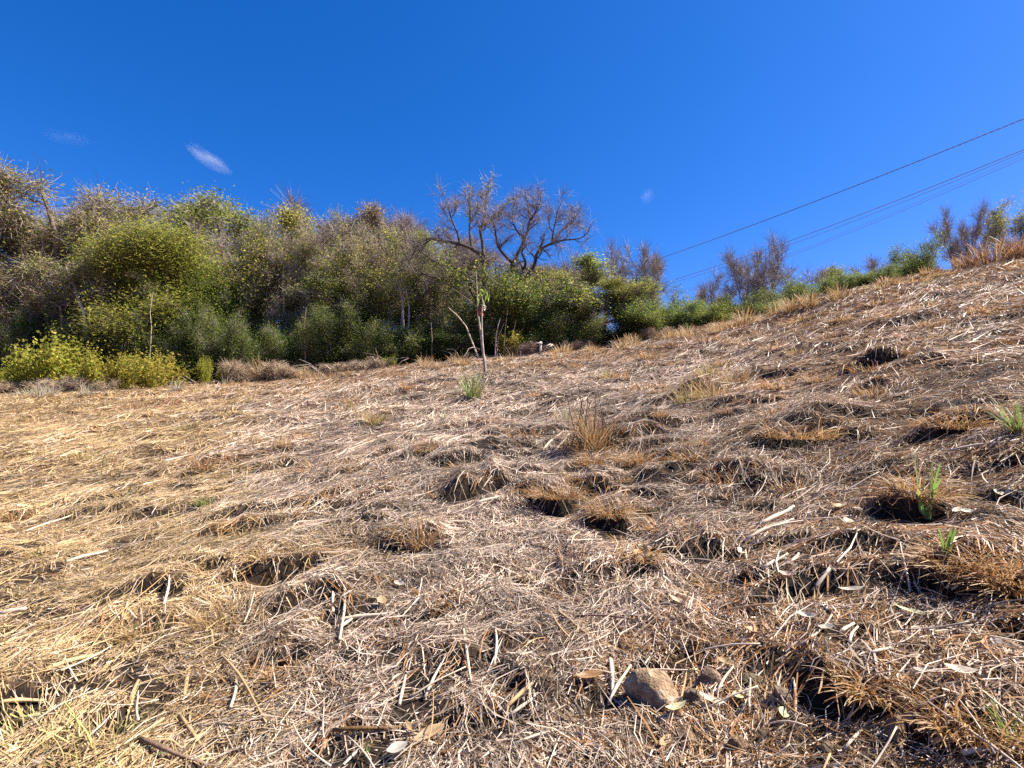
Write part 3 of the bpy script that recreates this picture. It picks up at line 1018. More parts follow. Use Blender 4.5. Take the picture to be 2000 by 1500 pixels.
# ------------------------------------------------------------------ the wood along the upper edge of the field
G_DEEP = 'leafless trees deep in the wood'
for k, px in enumerate(range(190, 1140, 42)):
    px += random.uniform(-15, 15)
    plant('bare', px, random.uniform(405, 448) + float(np.interp(px, [740, 840, 1140], [0, 30, 110])), random.uniform(31, 42), random.uniform(130, 190),
          'leafless brown tree deep in the wood ' + wood_mark(px), G_DEEP)
W_TREES = [
    ('tangle', 145, 362, 24.5, 290, 'huge vine-tangled tree with a domed grey-brown crown, tallest at the far left', 0),
    ('tangle', 20, 480, 23.2, 220, 'lower vine-tangled tree with drooping grey twigs in front of the domed tree', 1),
    ('tangle', 235, 420, 24.8, 190, 'vine-tangled shoulder tree on the right flank of the domed tree', 0),
    ('tangle', 55, 418, 25.0, 230, 'mossy vine-tangled tree on the left flank of the domed tree', 0),
    ('olive', -35, 410, 24.5, 200, 'green-topped tree cut off by the left edge of the photo', 0),
    ('tangle', 210, 455, 23.6, 200, 'tangled tree with hanging dry vines beside the feathery lime tree', 1),
    ('lime', 320, 440, 22.8, 200, 'feathery lime-green tree with fine drooping leaves, largest of its colour', 0),
    ('bare', 290, 392, 30, 110, 'small leafless purplish tree rising behind the feathery lime tree', 0),
    ('lime', 410, 510, 22.8, 95, 'small feathery yellow-green tree at the right shoulder of the larger lime one', 1),
    ('olive', 385, 420, 28, 160, 'dark olive leafy tree in the dip right of the domed tree', 1),
    ('olive', 478, 390, 26.5, 190, 'tall olive tree with ragged leaf bunches at the top, left part of the wood', 0),
    ('yellow', 572, 402, 25.5, 150, 'tree with bright yellow-green leaf bunches at its top', 0),
    ('olive', 540, 500, 24, 150, 'lower olive tree with dark forked trunk below the yellow-topped tree', 1),
    ('bare', 655, 410, 27, 170, 'leafless tree with pale upright trunk in the middle of the wood', 1),
    ('bare', 605, 425, 30, 140, 'leafless brown-twigged tree just right of the yellow-topped tree', 0),
    ('rusty', 722, 412, 27.5, 140, 'tree with withered brown leaf bunches poking above the wood', 0),
    ('olive', 690, 540, 23.5, 160, 'mid-height olive tree with yellowing leaves below the pale-trunked tree', 0),
    ('bare', 770, 430, 30, 150, 'leafless tree between the brown-leaved tree and the spreading bare tree', 2),
    ('olive', 815, 440, 26.5, 120, 'thin olive tree left of the spreading bare tree', 1),
    ('bare', 855, 490, 29, 150, 'grey leafless tree tucked behind the long arching limb', 1),
    ('rusty', 795, 500, 24.5, 140, 'brownish tree with sparse leaves under the thin olive tree', 0),
    ('sparse', 1085, 498, 29, 110, 'fine grey leafless tree low behind the twisting limbs', 1),
    ('oliveshrub', 965, 505, 22.0, 150, 'tall dark green shrub at the foot of the two spreading bare trees', 0),
    ('oliveshrub', 1045, 545, 22.6, 130, 'dark green shrub right of the twisting trunks', 0),
    ('olive', 1180, 503, 22.4, 190, 'broad leafy green tree where the upper cable disappears', 1),
    ('sparse', 1225, 478, 24.5, 130, 'leafless twiggy tree sticking out above the broad leafy green tree', 0),
    ('olive', 1212, 552, 22.4, 120, 'bushy green tree filling the gap right of the broad leafy one', 0),
    ('oliveshrub', 1250, 585, 21.6, 110, 'rounded green shrub at the end of the wood under the cables', 0),
    ('upright', 1258, 548, 22.2, 80, 'small yellow-green tree at the right end of the wood, under the cables', 0),
    ('olive', 1110, 520, 24.5, 130, 'green tree between the twisting limbs and the broad leafy tree', 0),
    ('sparse', 1492, 472, 23.0, 120, 'leafless fan-shaped tree alone on the crest below the cables', 0),
    ('sparse', 1395, 538, 30, 120, 'pale grey leafless tree far behind the crest, left of the fan-shaped one', 1),
    ('sparse', 1540, 520, 24.5, 110, 'small leafless tree right behind the fan-shaped one', 2),
    ('olive', 1605, 518, 25.5, 110, 'grey-green thin-leaved tree beyond the crest, right of the fan-shaped tree', 1),
    ('sparse', 1655, 525, 26, 110, 'low leafless tree beyond the crest behind the rounded light green shrub', 1),
    ('oliveshrub', 1668, 533, 18.6, 75, 'rounded light green shrub sitting on the crest line', 0),
    ('oliveshrub', 1785, 472, 18.0, 78, 'small dark leafy tree on the crest, left of the twisted bare one', 0),
    ('sparse', 1725, 500, 20.5, 100, 'few dry upright twigs of a small tree on the crest', 2),
    ('sparse', 1888, 402, 18.0, 95, 'twisted leafless tree high on the crest near the right edge', 0),
    ('upright', 1978, 378, 16.0, 90, 'leafy green tree at the right edge, above the tall brown grass', 0),
    ('olive', 2080, 350, 16.0, 150, 'leafy tree just beyond the right edge of the photo', 1),
    ('olive', -190, 380, 22, 220, 'olive tree just beyond the left edge of the photo', 0),
    ('tangle', -340, 360, 21, 260, 'vine-tangled tree beyond the left edge of the photo', 0),
]
for kind, px, top, Y, w, lab, var in W_TREES:
    plant(kind, px, top, Y, w, lab, var=var, sink=0.1)

UPR = [(255, 470, 23.8, 'behind the right side of the domed tree'), (350, 440, 25.5, 'behind the feathery lime tree'), (430, 425, 24.5, 'left of the tall olive tree'),
       (470, 455, 23.2, 'in front of the tall olive tree'), (515, 415, 24.0, 'between the tall olive tree and the yellow-topped one'), (560, 440, 23.2, 'before the yellow-topped tree'),
       (600, 430, 24.2, 'right of the yellow-topped tree'), (635, 470, 23.0, 'left of the white slender trunk'), (680, 425, 24.3, 'right of the white slender trunk'),
       (715, 455, 23.2, 'below the tree with withered brown leaves'), (750, 440, 24.4, 'right of the tree with withered brown leaves'), (785, 470, 23.2, 'by the two pale trunks'),
       (825, 465, 24.4, 'left of the long arching limb'), (860, 520, 23.6, 'under the long arching limb'), (1080, 560, 23.0, 'right of the twisting trunks'), (1140, 545, 23.0, 'left of the broad leafy green tree'),
       (300, 540, 22.6, 'before the feathery lime tree'), (120, 520, 22.8, 'under the domed tree'), (60, 560, 22.3, 'at the far left under the drooping twigs')]
for i, (px, top, Y, where) in enumerate(UPR):
    v_ = (0, 1, 3, 2)[i % 4]
    plant('upright', px, top, Y, random.uniform(85, 120), ('slender olive tree with several upright stems ', 'slender mossy brown tree with dark upright stems ',
          'slender yellow-green tree with pale upright stems ', 'slender brown-leaved tree with thin upright stems ')[v_] + where, var=v_, sink=0.1)

G_UND = 'dark shrubs closing the foot of the wood'
_k = 0
for row, (Y0, t0, t1) in enumerate([(21.7, 590, 665), (24.2, 560, 640), (27.5, 625, 655)]):
    for px in range(-160 + row * 30, 1290, 54):
        j = random.uniform(-22, 22)
        off = 0.0 if px > 420 else 1.3
        ed = float(np.interp(px, [0, 600, 1100, 1290], [19.4, 20.4, 21.3, 21.0]))
        top = random.uniform(t0, t1) + (18 if px > 1150 else 0) - (10 if 150 < px < 450 else 0)
        sk = 'shrub' if random.random() < 0.68 else 'oliveshrub'
        plant(sk, px + j, top, ed + off + (Y0 - 20.9) + random.uniform(-0.3, 0.3), random.uniform(65, 115),
              ('dark green shrub ' if sk == 'shrub' else 'olive shrub ') + ('in the wood edge ', 'hidden in the undergrowth ', 'deep in the undergrowth ')[row] + wood_mark(px + j), G_UND)
for px, top, w, Y, lab in [(1325, 588, 95, 21.4, 'olive hedge-like shrub right of the small lime tree'), (1390, 596, 95, 21.0, 'olive shrub where the wood meets the bare crest'),
                           (1435, 575, 80, 21.6, 'green shrub left of the fan-shaped leafless tree'), (1550, 552, 80, 21.5, 'green shrub right of the trunk of the fan-shaped tree'),
                           (1595, 545, 70, 20.8, 'low green shrub just left of the rounded light one'), (1735, 518, 60, 17.6, 'flat dark shrub left of the small dark leafy tree'),
                           (1265, 605, 90, 21.3, 'dark shrub under the small lime-green tree'), (1345, 570, 70, 27, 'dark spiky crown peeping over the hedge-like shrub'),
                           (1625, 540, 60, 20.4, 'small green shrub between the low green one and the round light one'), (1690, 530, 55, 18.0, 'dark shrub right of the round light green one'), (1480, 590, 90, 21.0, 'dark shrub around the foot of the fan-shaped tree')]:
    plant('oliveshrub', px, top, Y, w, lab)
for px, top, Y, w, lab in [(20, 697, 18.5, 80, 'yellow-green bush at the far left edge'), (110, 655, 18.8, 110, 'wide yellow-green bush, second from the left edge'),
                           (195, 678, 18.4, 90, 'yellow-green bush with golden leaves left of the dark gap'), (245, 690, 18.8, 40, 'thin yellow-green bush in the dark gap'),
                           (310, 676, 18.6, 105, 'broad-leaved yellow-green bush nearest the field'), (402, 688, 19.0, 26, 'slender upright yellow-green sapling bush'),
                           (432, 708, 19.2, 20, 'tiny yellow-green sprout beside the slender one'), (985, 640, 20.8, 65, 'bright yellow-green bush right of the staked sapling'),
                           (765, 690, 20.5, 28, 'small light green sprig at the middle of the wood edge'),
                           (455, 700, 19.9, 22, 'tiny light green sprig left of the brush heap'), (930, 690, 21, 30, 'low yellow-green sprig at the foot of the sapling'),
                           (1060, 640, 21.6, 60, 'olive-yellow bush left of the white post'), (-60, 680, 18.6, 100, 'yellow-green bush just beyond the left edge')]:
    plant('bush', px, top + random.uniform(-4, 8), Y + random.uniform(-0.25, 0.25), w * 1.0, lab)
for px, top, Y, w, lab in [(45, 742, 18.2, 90, 'pale grey dry scrub at the left end of the field edge'), (110, 738, 18.3, 80, 'grey dry scrub below the wide yellow-green bush'),
                           (160, 732, 18.4, 70, 'mauve-grey dry scrub left of the dark gap'), (500, 702, 19.6, 110, 'brown dry scrub at the left end of the brush heap'),
                           (565, 712, 19.6, 80, 'dry scrub in the middle of the brush heap'), (705, 702, 20.2, 60, 'reddish dry scrub under the dark shrubs'),
                           (745, 698, 20.3, 50, 'thin dry scrub beside the small light green sprig'), (1035, 670, 20.8, 80, 'grey dry scrub left of the white post'),
                           (1120, 664, 20.8, 60, 'rust-brown dry scrub right of the white post'), (660, 712, 19.9, 60, 'low dry scrub left of the reddish one'),
                           (-30, 742, 17.5, 90, 'dry scrub just beyond the left edge'), (1290, 655, 20.2, 60, 'pale dry scrub below the hedge-like shrub'), (205, 740, 18.6, 60, 'low dry scrub in front of the dark gap')]:
    plant('scrub', px, top, Y, w, lab)

# ------------------------------------------------------------------ tufts, tussocks and fringes of grass
def blades(n, r0, h, spread, droop, w, cols, segs=4, seed=None, flat=0.0):
    """a tuft of n curved blades from a base disc"""
    a = rng.uniform(0, 2 * PI, n)
    rr = r0 * np.sqrt(rng.random(n))
    base = np.stack([np.cos(a) * rr, np.sin(a) * rr, np.full(n, -0.03)], -1)
    out = np.stack([np.cos(a + rng.normal(0, 0.7, n)), np.sin(a + rng.normal(0, 0.7, n)), np.zeros(n)], -1)
    L = h * rng.uniform(0.45, 1.15, n)
    sp = np.abs(rng.normal(0, spread, n)) + flat
    d = norm(out * sp[:, None] + np.array([0, 0, 1.0]))
    pts = [base]
    for k in range(segs):
        pts.append(pts[-1] + d * (L / segs)[:, None])
        d = norm(d + out * (droop * rng.uniform(0.3, 1.4, n))[:, None] - np.array([0, 0, 1.0]) * (droop * 0.6) + rng.normal(0, 0.06, (n, 3)))
    P_ = np.stack(pts, 1)
    side = norm(np.cross(d, rng.normal(0, 1, (n, 3)) * 0.5 + np.array([0, 0, 1.0])))
    cols = np.asarray(cols)
    c = cols[rng.integers(0, len(cols), n)] * rng.uniform(0.7, 1.25, n)[:, None]
    b = MB()
    ribbons(b, P_, w * rng.uniform(0.6, 1.3, n), side, c, np.linspace(1.0, 0.25, segs + 1))
    return b


K_BROWN = [(0.37, 0.185, 0.06), (0.28, 0.135, 0.045), (0.42, 0.25, 0.11), (0.14, 0.075, 0.035), (0.46, 0.34, 0.21)]
K_TAN = [(0.46, 0.31, 0.14), (0.38, 0.24, 0.10), (0.5, 0.38, 0.2), (0.26, 0.15, 0.06)]
K_GREEN = [(0.12, 0.20, 0.04), (0.17, 0.26, 0.06), (0.27, 0.32, 0.12), (0.28, 0.2, 0.08)]
K_FRESH = [(0.19, 0.34, 0.05), (0.24, 0.38, 0.08), (0.3, 0.36, 0.12)]
K_MIX = [(0.20, 0.20, 0.06), (0.36, 0.25, 0.09), (0.30, 0.16, 0.05), (0.42, 0.36, 0.18)]
K_GREYG = [(0.36, 0.31, 0.24), (0.28, 0.26, 0.15), (0.22, 0.22, 0.09), (0.45, 0.38, 0.3)]
K_PALE = [(0.5, 0.43, 0.33), (0.42, 0.34, 0.25), (0.58, 0.5, 0.38)]
K_YGREEN = [(0.42, 0.42, 0.13), (0.35, 0.38, 0.10), (0.5, 0.45, 0.2), (0.5, 0.4, 0.17)]

TUFTS = [  # kind, px, py (foot), width px, height px, label
    ('green', 925, 777, 60, 56, 'green grass tuft in front of the staked sapling'),
    ('greyg', 1105, 822, 50, 40, 'pale green tuft touching the left of the big tussock'),
    ('mix', 733, 826, 50, 34, 'low green and brown tuft left of the thin grey-green stems'),
    ('stems', 862, 822, 36, 62, 'thin grey-green stems standing up left of the big tussock'),
    ('mix', 1345, 790, 60, 44, 'rust-brown cut tussock at the lower end of the golden patch'),
    ('tan', 1395, 778, 90, 50, 'large golden-brown cut tussock halfway up the slope'),
    ('tan', 1440, 750, 80, 40, 'golden tussock just uphill of the large golden-brown one'),
    ('mix', 1385, 738, 50, 34, 'yellow-green tuft above the large golden-brown tussock'),
    ('mix', 155, 900, 60, 26, 'olive tuft in the gold straw at the left'),
    ('stems', 205, 930, 50, 40, 'few dark green blades right of the olive tuft'),
    ('mix', 367, 842, 34, 20, 'small green tuft below the broad-leaved bush'),
    ('brown', 398, 915, 44, 30, 'orange-brown cut tuft at the left end of a torn ridge'),
    ('brown', 455, 903, 46, 28, 'orange-brown cut tuft at the right end of a torn ridge'),
    ('brown', 830, 880, 46, 28, 'small rusty tuft above the dark hollow in mid-field'),
    ('brown', 820, 1058, 78, 50, 'rust-brown tussock standing alone in the middle of the field'),
    ('greyg', 800, 900, 40, 44, 'sparse grey-green tuft left of the small rusty one'),
    ('brown', 797, 762, 30, 22, 'small orange tuft left of the sapling foot'),
    ('brown', 690, 790, 40, 20, 'orange-brown tuft on a dark hump below the brush heap'),
    ('tan', 1410, 718, 36, 26, 'golden tuft upslope of the yellow-green one'),
    ('mix', 1185, 742, 36, 24, 'olive tuft upslope behind the big tussock'),
    ('green', 1992, 850, 40, 66, 'green tuft at the right edge of the photo'),
    ('mop', 1790, 965, 110, 60, 'drooping golden mop of grass behind the bright green sprout'),
    ('mop', 1875, 1105, 110, 70, 'shaggy brown mop of grass below the bright green sprout'),
    ('mop', 1965, 1140, 100, 80, 'dark shaggy mop of grass at the right edge'),
    ('stems', 180, 1008, 40, 30, 'dark green blades in the gold straw below the olive tuft'),
    ('green', 400, 990, 36, 26, 'pale green sprig in the grey straw left of centre'),
    ('mop', 1160, 905, 60, 30, 'brown thatch at the foot of the big tussock'),
    ('mop', 1250, 905, 90, 46, 'orange-brown mop right of the big tussock'),
    ('mop', 1560, 850, 160, 40, 'long orange-brown mat of grass on the right slope'),
    ('mop', 1860, 830, 120, 40, 'brown mat of grass left of the green tuft at the right edge'),
    ('mop', 1340, 895, 70, 26, 'rusty mat between the big tussock and the long mat'),
    ('mop', 1080, 965, 120, 36, 'brown grass hanging over the wide dark hollow'),
    ('mop', 1190, 1000, 70, 44, 'brown grass spilling beside the wide dark hollow'),
    ('tan', 440, 1215, 130, 60, 'tan tussock with green tips left of the deep hollow'),
    ('tan', 280, 1235, 140, 46, 'golden thatch on the left foreground'),
    ('star', 492, 1290, 80, 50, 'star of pale straw stalks radiating from one root'),
    ('tan', 30, 1010, 60, 26, 'golden tuft at the left edge'),
    ('ygreen', 190, 1475, 160, 90, 'yellow-green cut grass bundle in the left bottom corner'),
    ('ygreen', 60, 1440, 160, 70, 'greenish straw bundle at the left edge of the foreground'),
    ('green', 1985, 1450, 80, 70, 'dark green blades in the right bottom corner'),
    ('mop', 1290, 1255, 150, 30, 'rusty mat of chaff above the brown rock'),
    ('mop', 1700, 1335, 130, 60, 'brown grass hanging over the hollow right of the rocks'),
    ('mop', 1880, 1400, 170, 60, 'golden swath of flattened grass at the right bottom'),
    ('brown', 270, 800, 60, 20, 'reddish dry tuft near the left end of the field'),
    ('brown', 1705, 722, 90, 22, 'brown cut tussock on the right slope above the mats'),
    ('brown', 1915, 612, 60, 22, 'dark brown tussock near the top of the right slope'),
    ('brown', 1600, 745, 60, 22, 'brown tussock in the middle of the right slope'),
    ('brown', 1820, 640, 60, 18, 'rust tussock under the top of the right slope'),
    ('brown', 1700, 770, 60, 24, 'brown tussock above the long orange-brown mat'),
    ('tan', 1560, 690, 60, 16, 'golden tuft in the upper right slope'),
    ('tall', 1935, 515, 80, 46, 'tall brown grass on the crest under the twisted tree'),
    ('tall', 1988, 505, 60, 52, 'tall brown grass at the right end of the crest'),
    ('tall', 1890, 525, 60, 30, 'low brown grass on the crest left of the tall clumps'),
    ('tall', 1545, 612, 40, 30, 'pale tall grass on the crest right of the fan-shaped tree'),
    ('tall', 1580, 602, 36, 34, 'pale leaning grass on the crest left of the round shrub'),
    ('tall', 1640, 588, 44, 30, 'tan grass at the foot of the rounded light green shrub'),
    ('tall', 1455, 636, 46, 34, 'yellow grass at the foot of the fan-shaped tree'),
    ('tall', 1730, 560, 50, 22, 'brown grass on the crest left of the small dark tree'),
    ('tall', 1820, 540, 50, 20, 'brown grass on the crest right of the small dark tree'),
    ('tall', 1235, 672, 40, 20, 'rusty grass at the edge of the hedge-like shrub'),
    ('tall', 730, 722, 40, 24, 'rusty grass along the wood edge left of the light green sprig'),
    ('tall', 515, 742, 70, 44, 'dark drooping grass in front of the brush heap'),
    ('tall', 30, 765, 90, 26, 'pale grass fringe at the left end of the field'),
    ('tall', 1100, 690, 50, 18, 'rusty grass at the foot of the white post'),
    ('brown', 1130, 720, 40, 16, 'small rusty tuft right of the sapling'),
    ('brown', 1270, 700, 46, 18, 'rusty tuft on the upper field below the leafy tree'),
    ('tan', 560, 868, 40, 16, 'small golden tuft in the grey straw left of centre'),
    ('brown', 500, 868, 30, 18, 'small rust-brown tuft left of the golden one'),
]
SPEC = {  # n, spread, droop, half width, colours, base radius factor
    'green': (110, 0.45, 0.16, 0.006, K_GREEN, 0.22), 'greyg': (60, 0.5, 0.12, 0.005, K_GREYG, 0.25), 'mix': (120, 0.7, 0.2, 0.005, K_MIX, 0.35),
    'stems': (14, 0.25, 0.05, 0.004, [(0.2, 0.2, 0.08), (0.26, 0.22, 0.12)], 0.3), 'tan': (190, 0.9, 0.25, 0.0045, K_TAN, 0.4),
    'brown': (170, 0.8, 0.2, 0.0045, K_BROWN, 0.4), 'mop': (420, 1.2, 0.42, 0.004, K_BROWN + K_TAN[:2], 0.42), 'star': (46, 1.6, 0.03, 0.004, K_PALE, 0.06),
    'ygreen': (120, 1.5, 0.15, 0.0045, K_YGREEN, 0.35), 'tall': (200, 0.45, 0.14, 0.006, K_TAN + K_BROWN[:1] + K_PALE[:1], 0.3)}
for kind, px, py, w, h, lab in TUFTS:
    P = hit(px, py)
    k = P[1] / 1000.0
    n, sp, dr, hw, cols, bf = SPEC[kind]
    H_ = h * k * (1.15 if kind != 'mop' else 1.25)
    if kind == 'tall' and px > 1800:
        cols = K_BROWN + [(0.24, 0.15, 0.07), (0.18, 0.1, 0.05)]
    b = blades(n, w * k * bf, H_, sp, dr, hw * (0.7 + P[1] / 16), cols)
    if w * k > 0.35 and kind in ('mop', 'tan', 'ygreen'):
        for part in b.v:
            part[:, 1] *= 0.55
    o = b.build('grass_tuft' if kind not in ('brown', 'mop', 'tan') else 'dry_tussock', M_GRASS)
    o.location = (P[0], P[1], P[2])
    o.rotation_euler = (0, 0, -math.atan2(P[0], P[1]))
    tag(o, lab, 'grass')

for i in range(46):
    px = random.uniform(-40, 1880)
    ex, ey = [e[0] for e in EDGE], [e[1] for e in EDGE]
    P = hit(px, float(np.interp(px, ex, ey)) + random.uniform(2, 12))
    n, spd, dr, hw, cols, bf = SPEC['tall']
    o = blades(random.randint(50, 130), random.uniform(0.1, 0.3), random.uniform(0.2, 0.55), 0.6, 0.18, 0.009, cols if px > 500 else K_PALE + K_GREYG).build('grass_tuft', M_GRASS)
    o.location = tuple(P)
    tag(o, 'ragged dry grass on the field edge ' + wood_mark(px), 'grass', 'ragged tufts along the field edge')

# the big tussock with dark reddish stalks
P = hit(1160, 880)
k = P[1] / 1000
root = empty('tall_tussock', tuple(P))
tag(root, 'big rust-brown tussock with dark upright stalks, tallest on the field', 'grass')
blades(330, 0.16, 100 * k, 0.5, 0.16, 0.0045, K_BROWN + [(0.1, 0.055, 0.035), (0.24, 0.2, 0.08)]).build('blades', M_GRASS, root)
blades(260, 0.3, 55 * k, 1.1, 0.3, 0.0045, K_BROWN + K_TAN[:2] + [(0.08, 0.05, 0.035)]).build('thatch', M_GRASS, root)
for i in range(11):
    b = MB()
    a = random.uniform(0, 6.28)
    d = np.array([math.cos(a) * 0.22, math.sin(a) * 0.22, 1.0])
    q0 = np.array([random.uniform(-0.25, 0.2), random.uniform(-0.1, 0.1), -0.02])
    L = random.uniform(70, 135) * k
    q = [q0 + d * f * L + np.array([0.03 * math.sin(3 * f + a), 0, 0]) for f in (0, 0.33, 0.66, 1.0)]
    tube(b, q, [0.007, 0.006, 0.005, 0.003], 5, (0.09, 0.045, 0.03))
    b.build('stalk', M_GRASS, root)

# bright green sprouts
for px, py, h, lab in [(1806, 1003, 70, 'bright green sprout of upright blades in front of the golden mop'), (1846, 1085, 42, 'small bright green sprout right of and below the larger one'),
                       (1790, 1150, 22, 'tiny green sprout in the straw below the two bright ones'), (715, 1480, 30, 'thin green blades at the bottom edge left of centre')]:
    P = hit(px, py)
    k = P[1] / 1000
    b = blades(7 if h > 30 else 4, 0.02, h * k * 1.75, 0.12, 0.03, 0.015 if h > 30 else 0.008, K_FRESH, segs=5)
    o = b.build('grass_sprout', M_GRASS)
    o.location = tuple(P)
    tag(o, lab, 'sprout')

# many small cut tufts all over the field
protos = []
for kk in range(6):
    sp = [('brown', 60), ('tan', 60), ('mop', 110), ('brown', 80), ('mix', 50), ('mop', 90)][kk]
    n, spd, dr, hw, cols, bf = SPEC[sp[0]]
    protos.append((sp[0], blades(sp[1], 0.11, 0.15, spd, dr, hw * 1.15, cols).mesh('cut_tuft', M_GRASS)))
SMALL = {'brown': 'low rust-brown stubble tuft', 'tan': 'low golden stubble tuft', 'mop': 'flattened brown grass clump',
         'mix': 'low olive-brown stubble tuft'}
cnt = 0
while cnt < 260:
    th = random.uniform(-50, 50)
    r = 2.6 + 19 * random.random() ** 0.8
    x, y = r * math.sin(rad(th)), r * math.cos(rad(th))
    if r > float(edge_r(x, y)) - 0.2:
        continue
    gold, rust = region(np.array([x]), np.array([y]))
    pick = random.choice((1, 1, 4)) if random.random() < gold[0] else random.choice((0, 2, 3, 5, 0, 4, 2))
    kind, me = protos[pick]
    o = bpy.data.objects.new('stubble_tuft', me)
    COL.objects.link(o)
    s_ = random.uniform(0.5, 1.25) * (0.8 + r / 18) * (1.25 if x > 2 and kind in ('brown', 'mop') else 1.0)
    o.location = (x, y, float(height(x, y)))
    o.scale = (s_ * random.uniform(0.9, 1.6), s_, s_ * random.uniform(0.6, 1.0))
    o.rotation_euler = (0, 0, -rad(th) + random.uniform(-0.5, 0.5))
    tag(o, SMALL[kind] + ' ' + field_mark(*o.location), 'grass', 'small ' + {'brown': 'rust-brown', 'tan': 'golden', 'mop': 'flattened', 'mix': 'olive-brown'}[kind] + ' tufts on the mown field')
    cnt += 1

# ------------------------------------------------------------------ rocks
def rock(px, py, wpx, hpx, label, seed, tone=(1, 1, 1), depth=0.8, sink=0.3):
    import bmesh
    bm = bmesh.new()
    bmesh.ops.create_icosphere(bm, subdivisions=4, radius=1.0)
    v = np.array([q.co[:] for q in bm.verts])
    f = [[q.index for q in fc.verts] for fc in bm.faces]
    bm.free()
    r_ = np.random.default_rng(seed)
    for _ in range(9):                         # broken planes
        d = norm(r_.normal(0, 1, 3))
        c = r_.uniform(0.5, 0.85)
        ex = np.maximum(v @ d - c, 0)
        v = v - ex[:, None] * d[None] * 0.9
    n1 = vnoise(v[:, 0] + v[:, 2] * 1.7, v[:, 1] - v[:, 2] * 0.6, 0.5, seed) * 0.1 + vnoise(v[:, 0] - v[:, 2], v[:, 1] + v[:, 2], 0.16, seed + 1) * 0.035
    v = v * (1 + n1)[:, None]
    P = hit(px, py)
    k = P[1] / 1000
    v = v * np.array([wpx * k * 0.62, wpx * k * 0.5 * depth, hpx * k * 0.72])
    b = MB()
    b.add(v, None, f, tone)
    o = b.build('rock', M_ROCK, smooth=False)
    o.location = (P[0], P[1] + wpx * k * 0.3, P[2] + hpx * k * (0.5 - sink))
    o.rotation_euler = (r_.uniform(-0.3, 0.3), r_.uniform(-0.3, 0.3), r_.uniform(-0.4, 0.4))
    tag(o, label, 'rock')


for i, (px, py, w, h, lab, tone) in enumerate([
        (1290, 1392, 104, 70, 'largest brown rock with a grey patch, half buried in straw', (1.35, 1.2, 1.05)),
        (1390, 1350, 43, 38, 'angular brown rock just right of the largest rock', (0.95, 0.85, 0.75)),
        (1357, 1378, 31, 28, 'small rock wedged beside the largest rock', (0.7, 0.65, 0.6)),
        (1482, 1345, 47, 21, 'flat mossy rock between the angular rock and the leaning stone', (0.75, 0.75, 0.6)),
        (1535, 1378, 40, 37, 'leaning grey-brown stone with a pale upper edge', (0.85, 0.8, 0.75)),
        (1440, 1425, 31, 24, 'dark stone below the fallen leaves by the largest rock', (0.7, 0.62, 0.52)),
        (1345, 1462, 50, 40, 'reddish stone at the bottom below the largest rock', (0.9, 0.75, 0.62)),
        (1450, 1478, 50, 31, 'broad brown stone at the bottom edge', (0.85, 0.72, 0.58)),
        (1500, 1450, 36, 24, 'small brown stone above the broad one at the bottom edge', (0.8, 0.68, 0.52)),
        (1765, 1462, 56, 56, 'upright triangular brown stone near the right bottom', (1.0, 0.85, 0.72)),
        (1860, 1440, 46, 34, 'pale broken stone right of the triangular one', (1.4, 1.35, 1.3)),
        (1215, 1470, 40, 26, 'dark stone poking out of the straw at the bottom edge', (0.6, 0.52, 0.45)),
        (1640, 1490, 50, 30, 'low dark stone at the bottom edge left of the triangular one', (0.6, 0.55, 0.5)),
        (1885, 1072, 40, 16, 'flat brown stone half hidden by the shaggy brown mop', (0.7, 0.55, 0.4)),
        (1925, 1190, 50, 20, 'flat brown stone by the dark shaggy mop', (0.7, 0.55, 0.4))]):
    rock(px, py, w, h, lab, 40 + i * 3, tone)

# ------------------------------------------------------------------ dry leaves and pale chips on the straw
def dry_leaf(wide, curl):
    n = 9
    t = np.linspace(0, 1, n)
    w = np.sin(PI * np.clip(t * 0.98 + 0.01, 0, 1)) ** 0.75 * wide
    z = curl * (t - 0.5) ** 2
    rows = []
    for s_ in (-1, -0.5, 0, 0.5, 1):
        rows.append(np.stack([t - 0.5, s_ * w * 0.5, z + abs(s_) * w * 0.22 + 0.02 * np.sin(9 * t + s_ * 3)], -1))
    v = np.stack(rows, 1).reshape(-1, 3)
    q = [[i * 5 + j, i * 5 + j + 1, (i + 1) * 5 + j + 1, (i + 1) * 5 + j] for i in range(n - 1) for j in range(4)]
    col = np.ones((n, 5, 3))
    col[:, 2] *= 0.72                           # midrib
    b = MB()
    b.add(v, q, None, col.reshape(-1, 3))
    return b


def put_leaf(px, py, lpx, ang, label, col, wide=0.34, curl=0.3, group=None):
    P = hit(px, py)
    k = P[1] / 1000
    b = dry_leaf(wide, curl)
    b.c = [c * np.array(col, dtype=np.float32) for c in b.c]
    o = b.build('dry_leaf', M_GRASS, smooth=True)
    o.scale = (lpx * k * 0.95,) * 3
    o.location = (P[0], P[1], P[2] + 0.035)
    o.rotation_euler = (random.uniform(0.1, 0.5), random.uniform(-0.3, 0.3), rad(ang))
    tag(o, label, 'leaf', group)


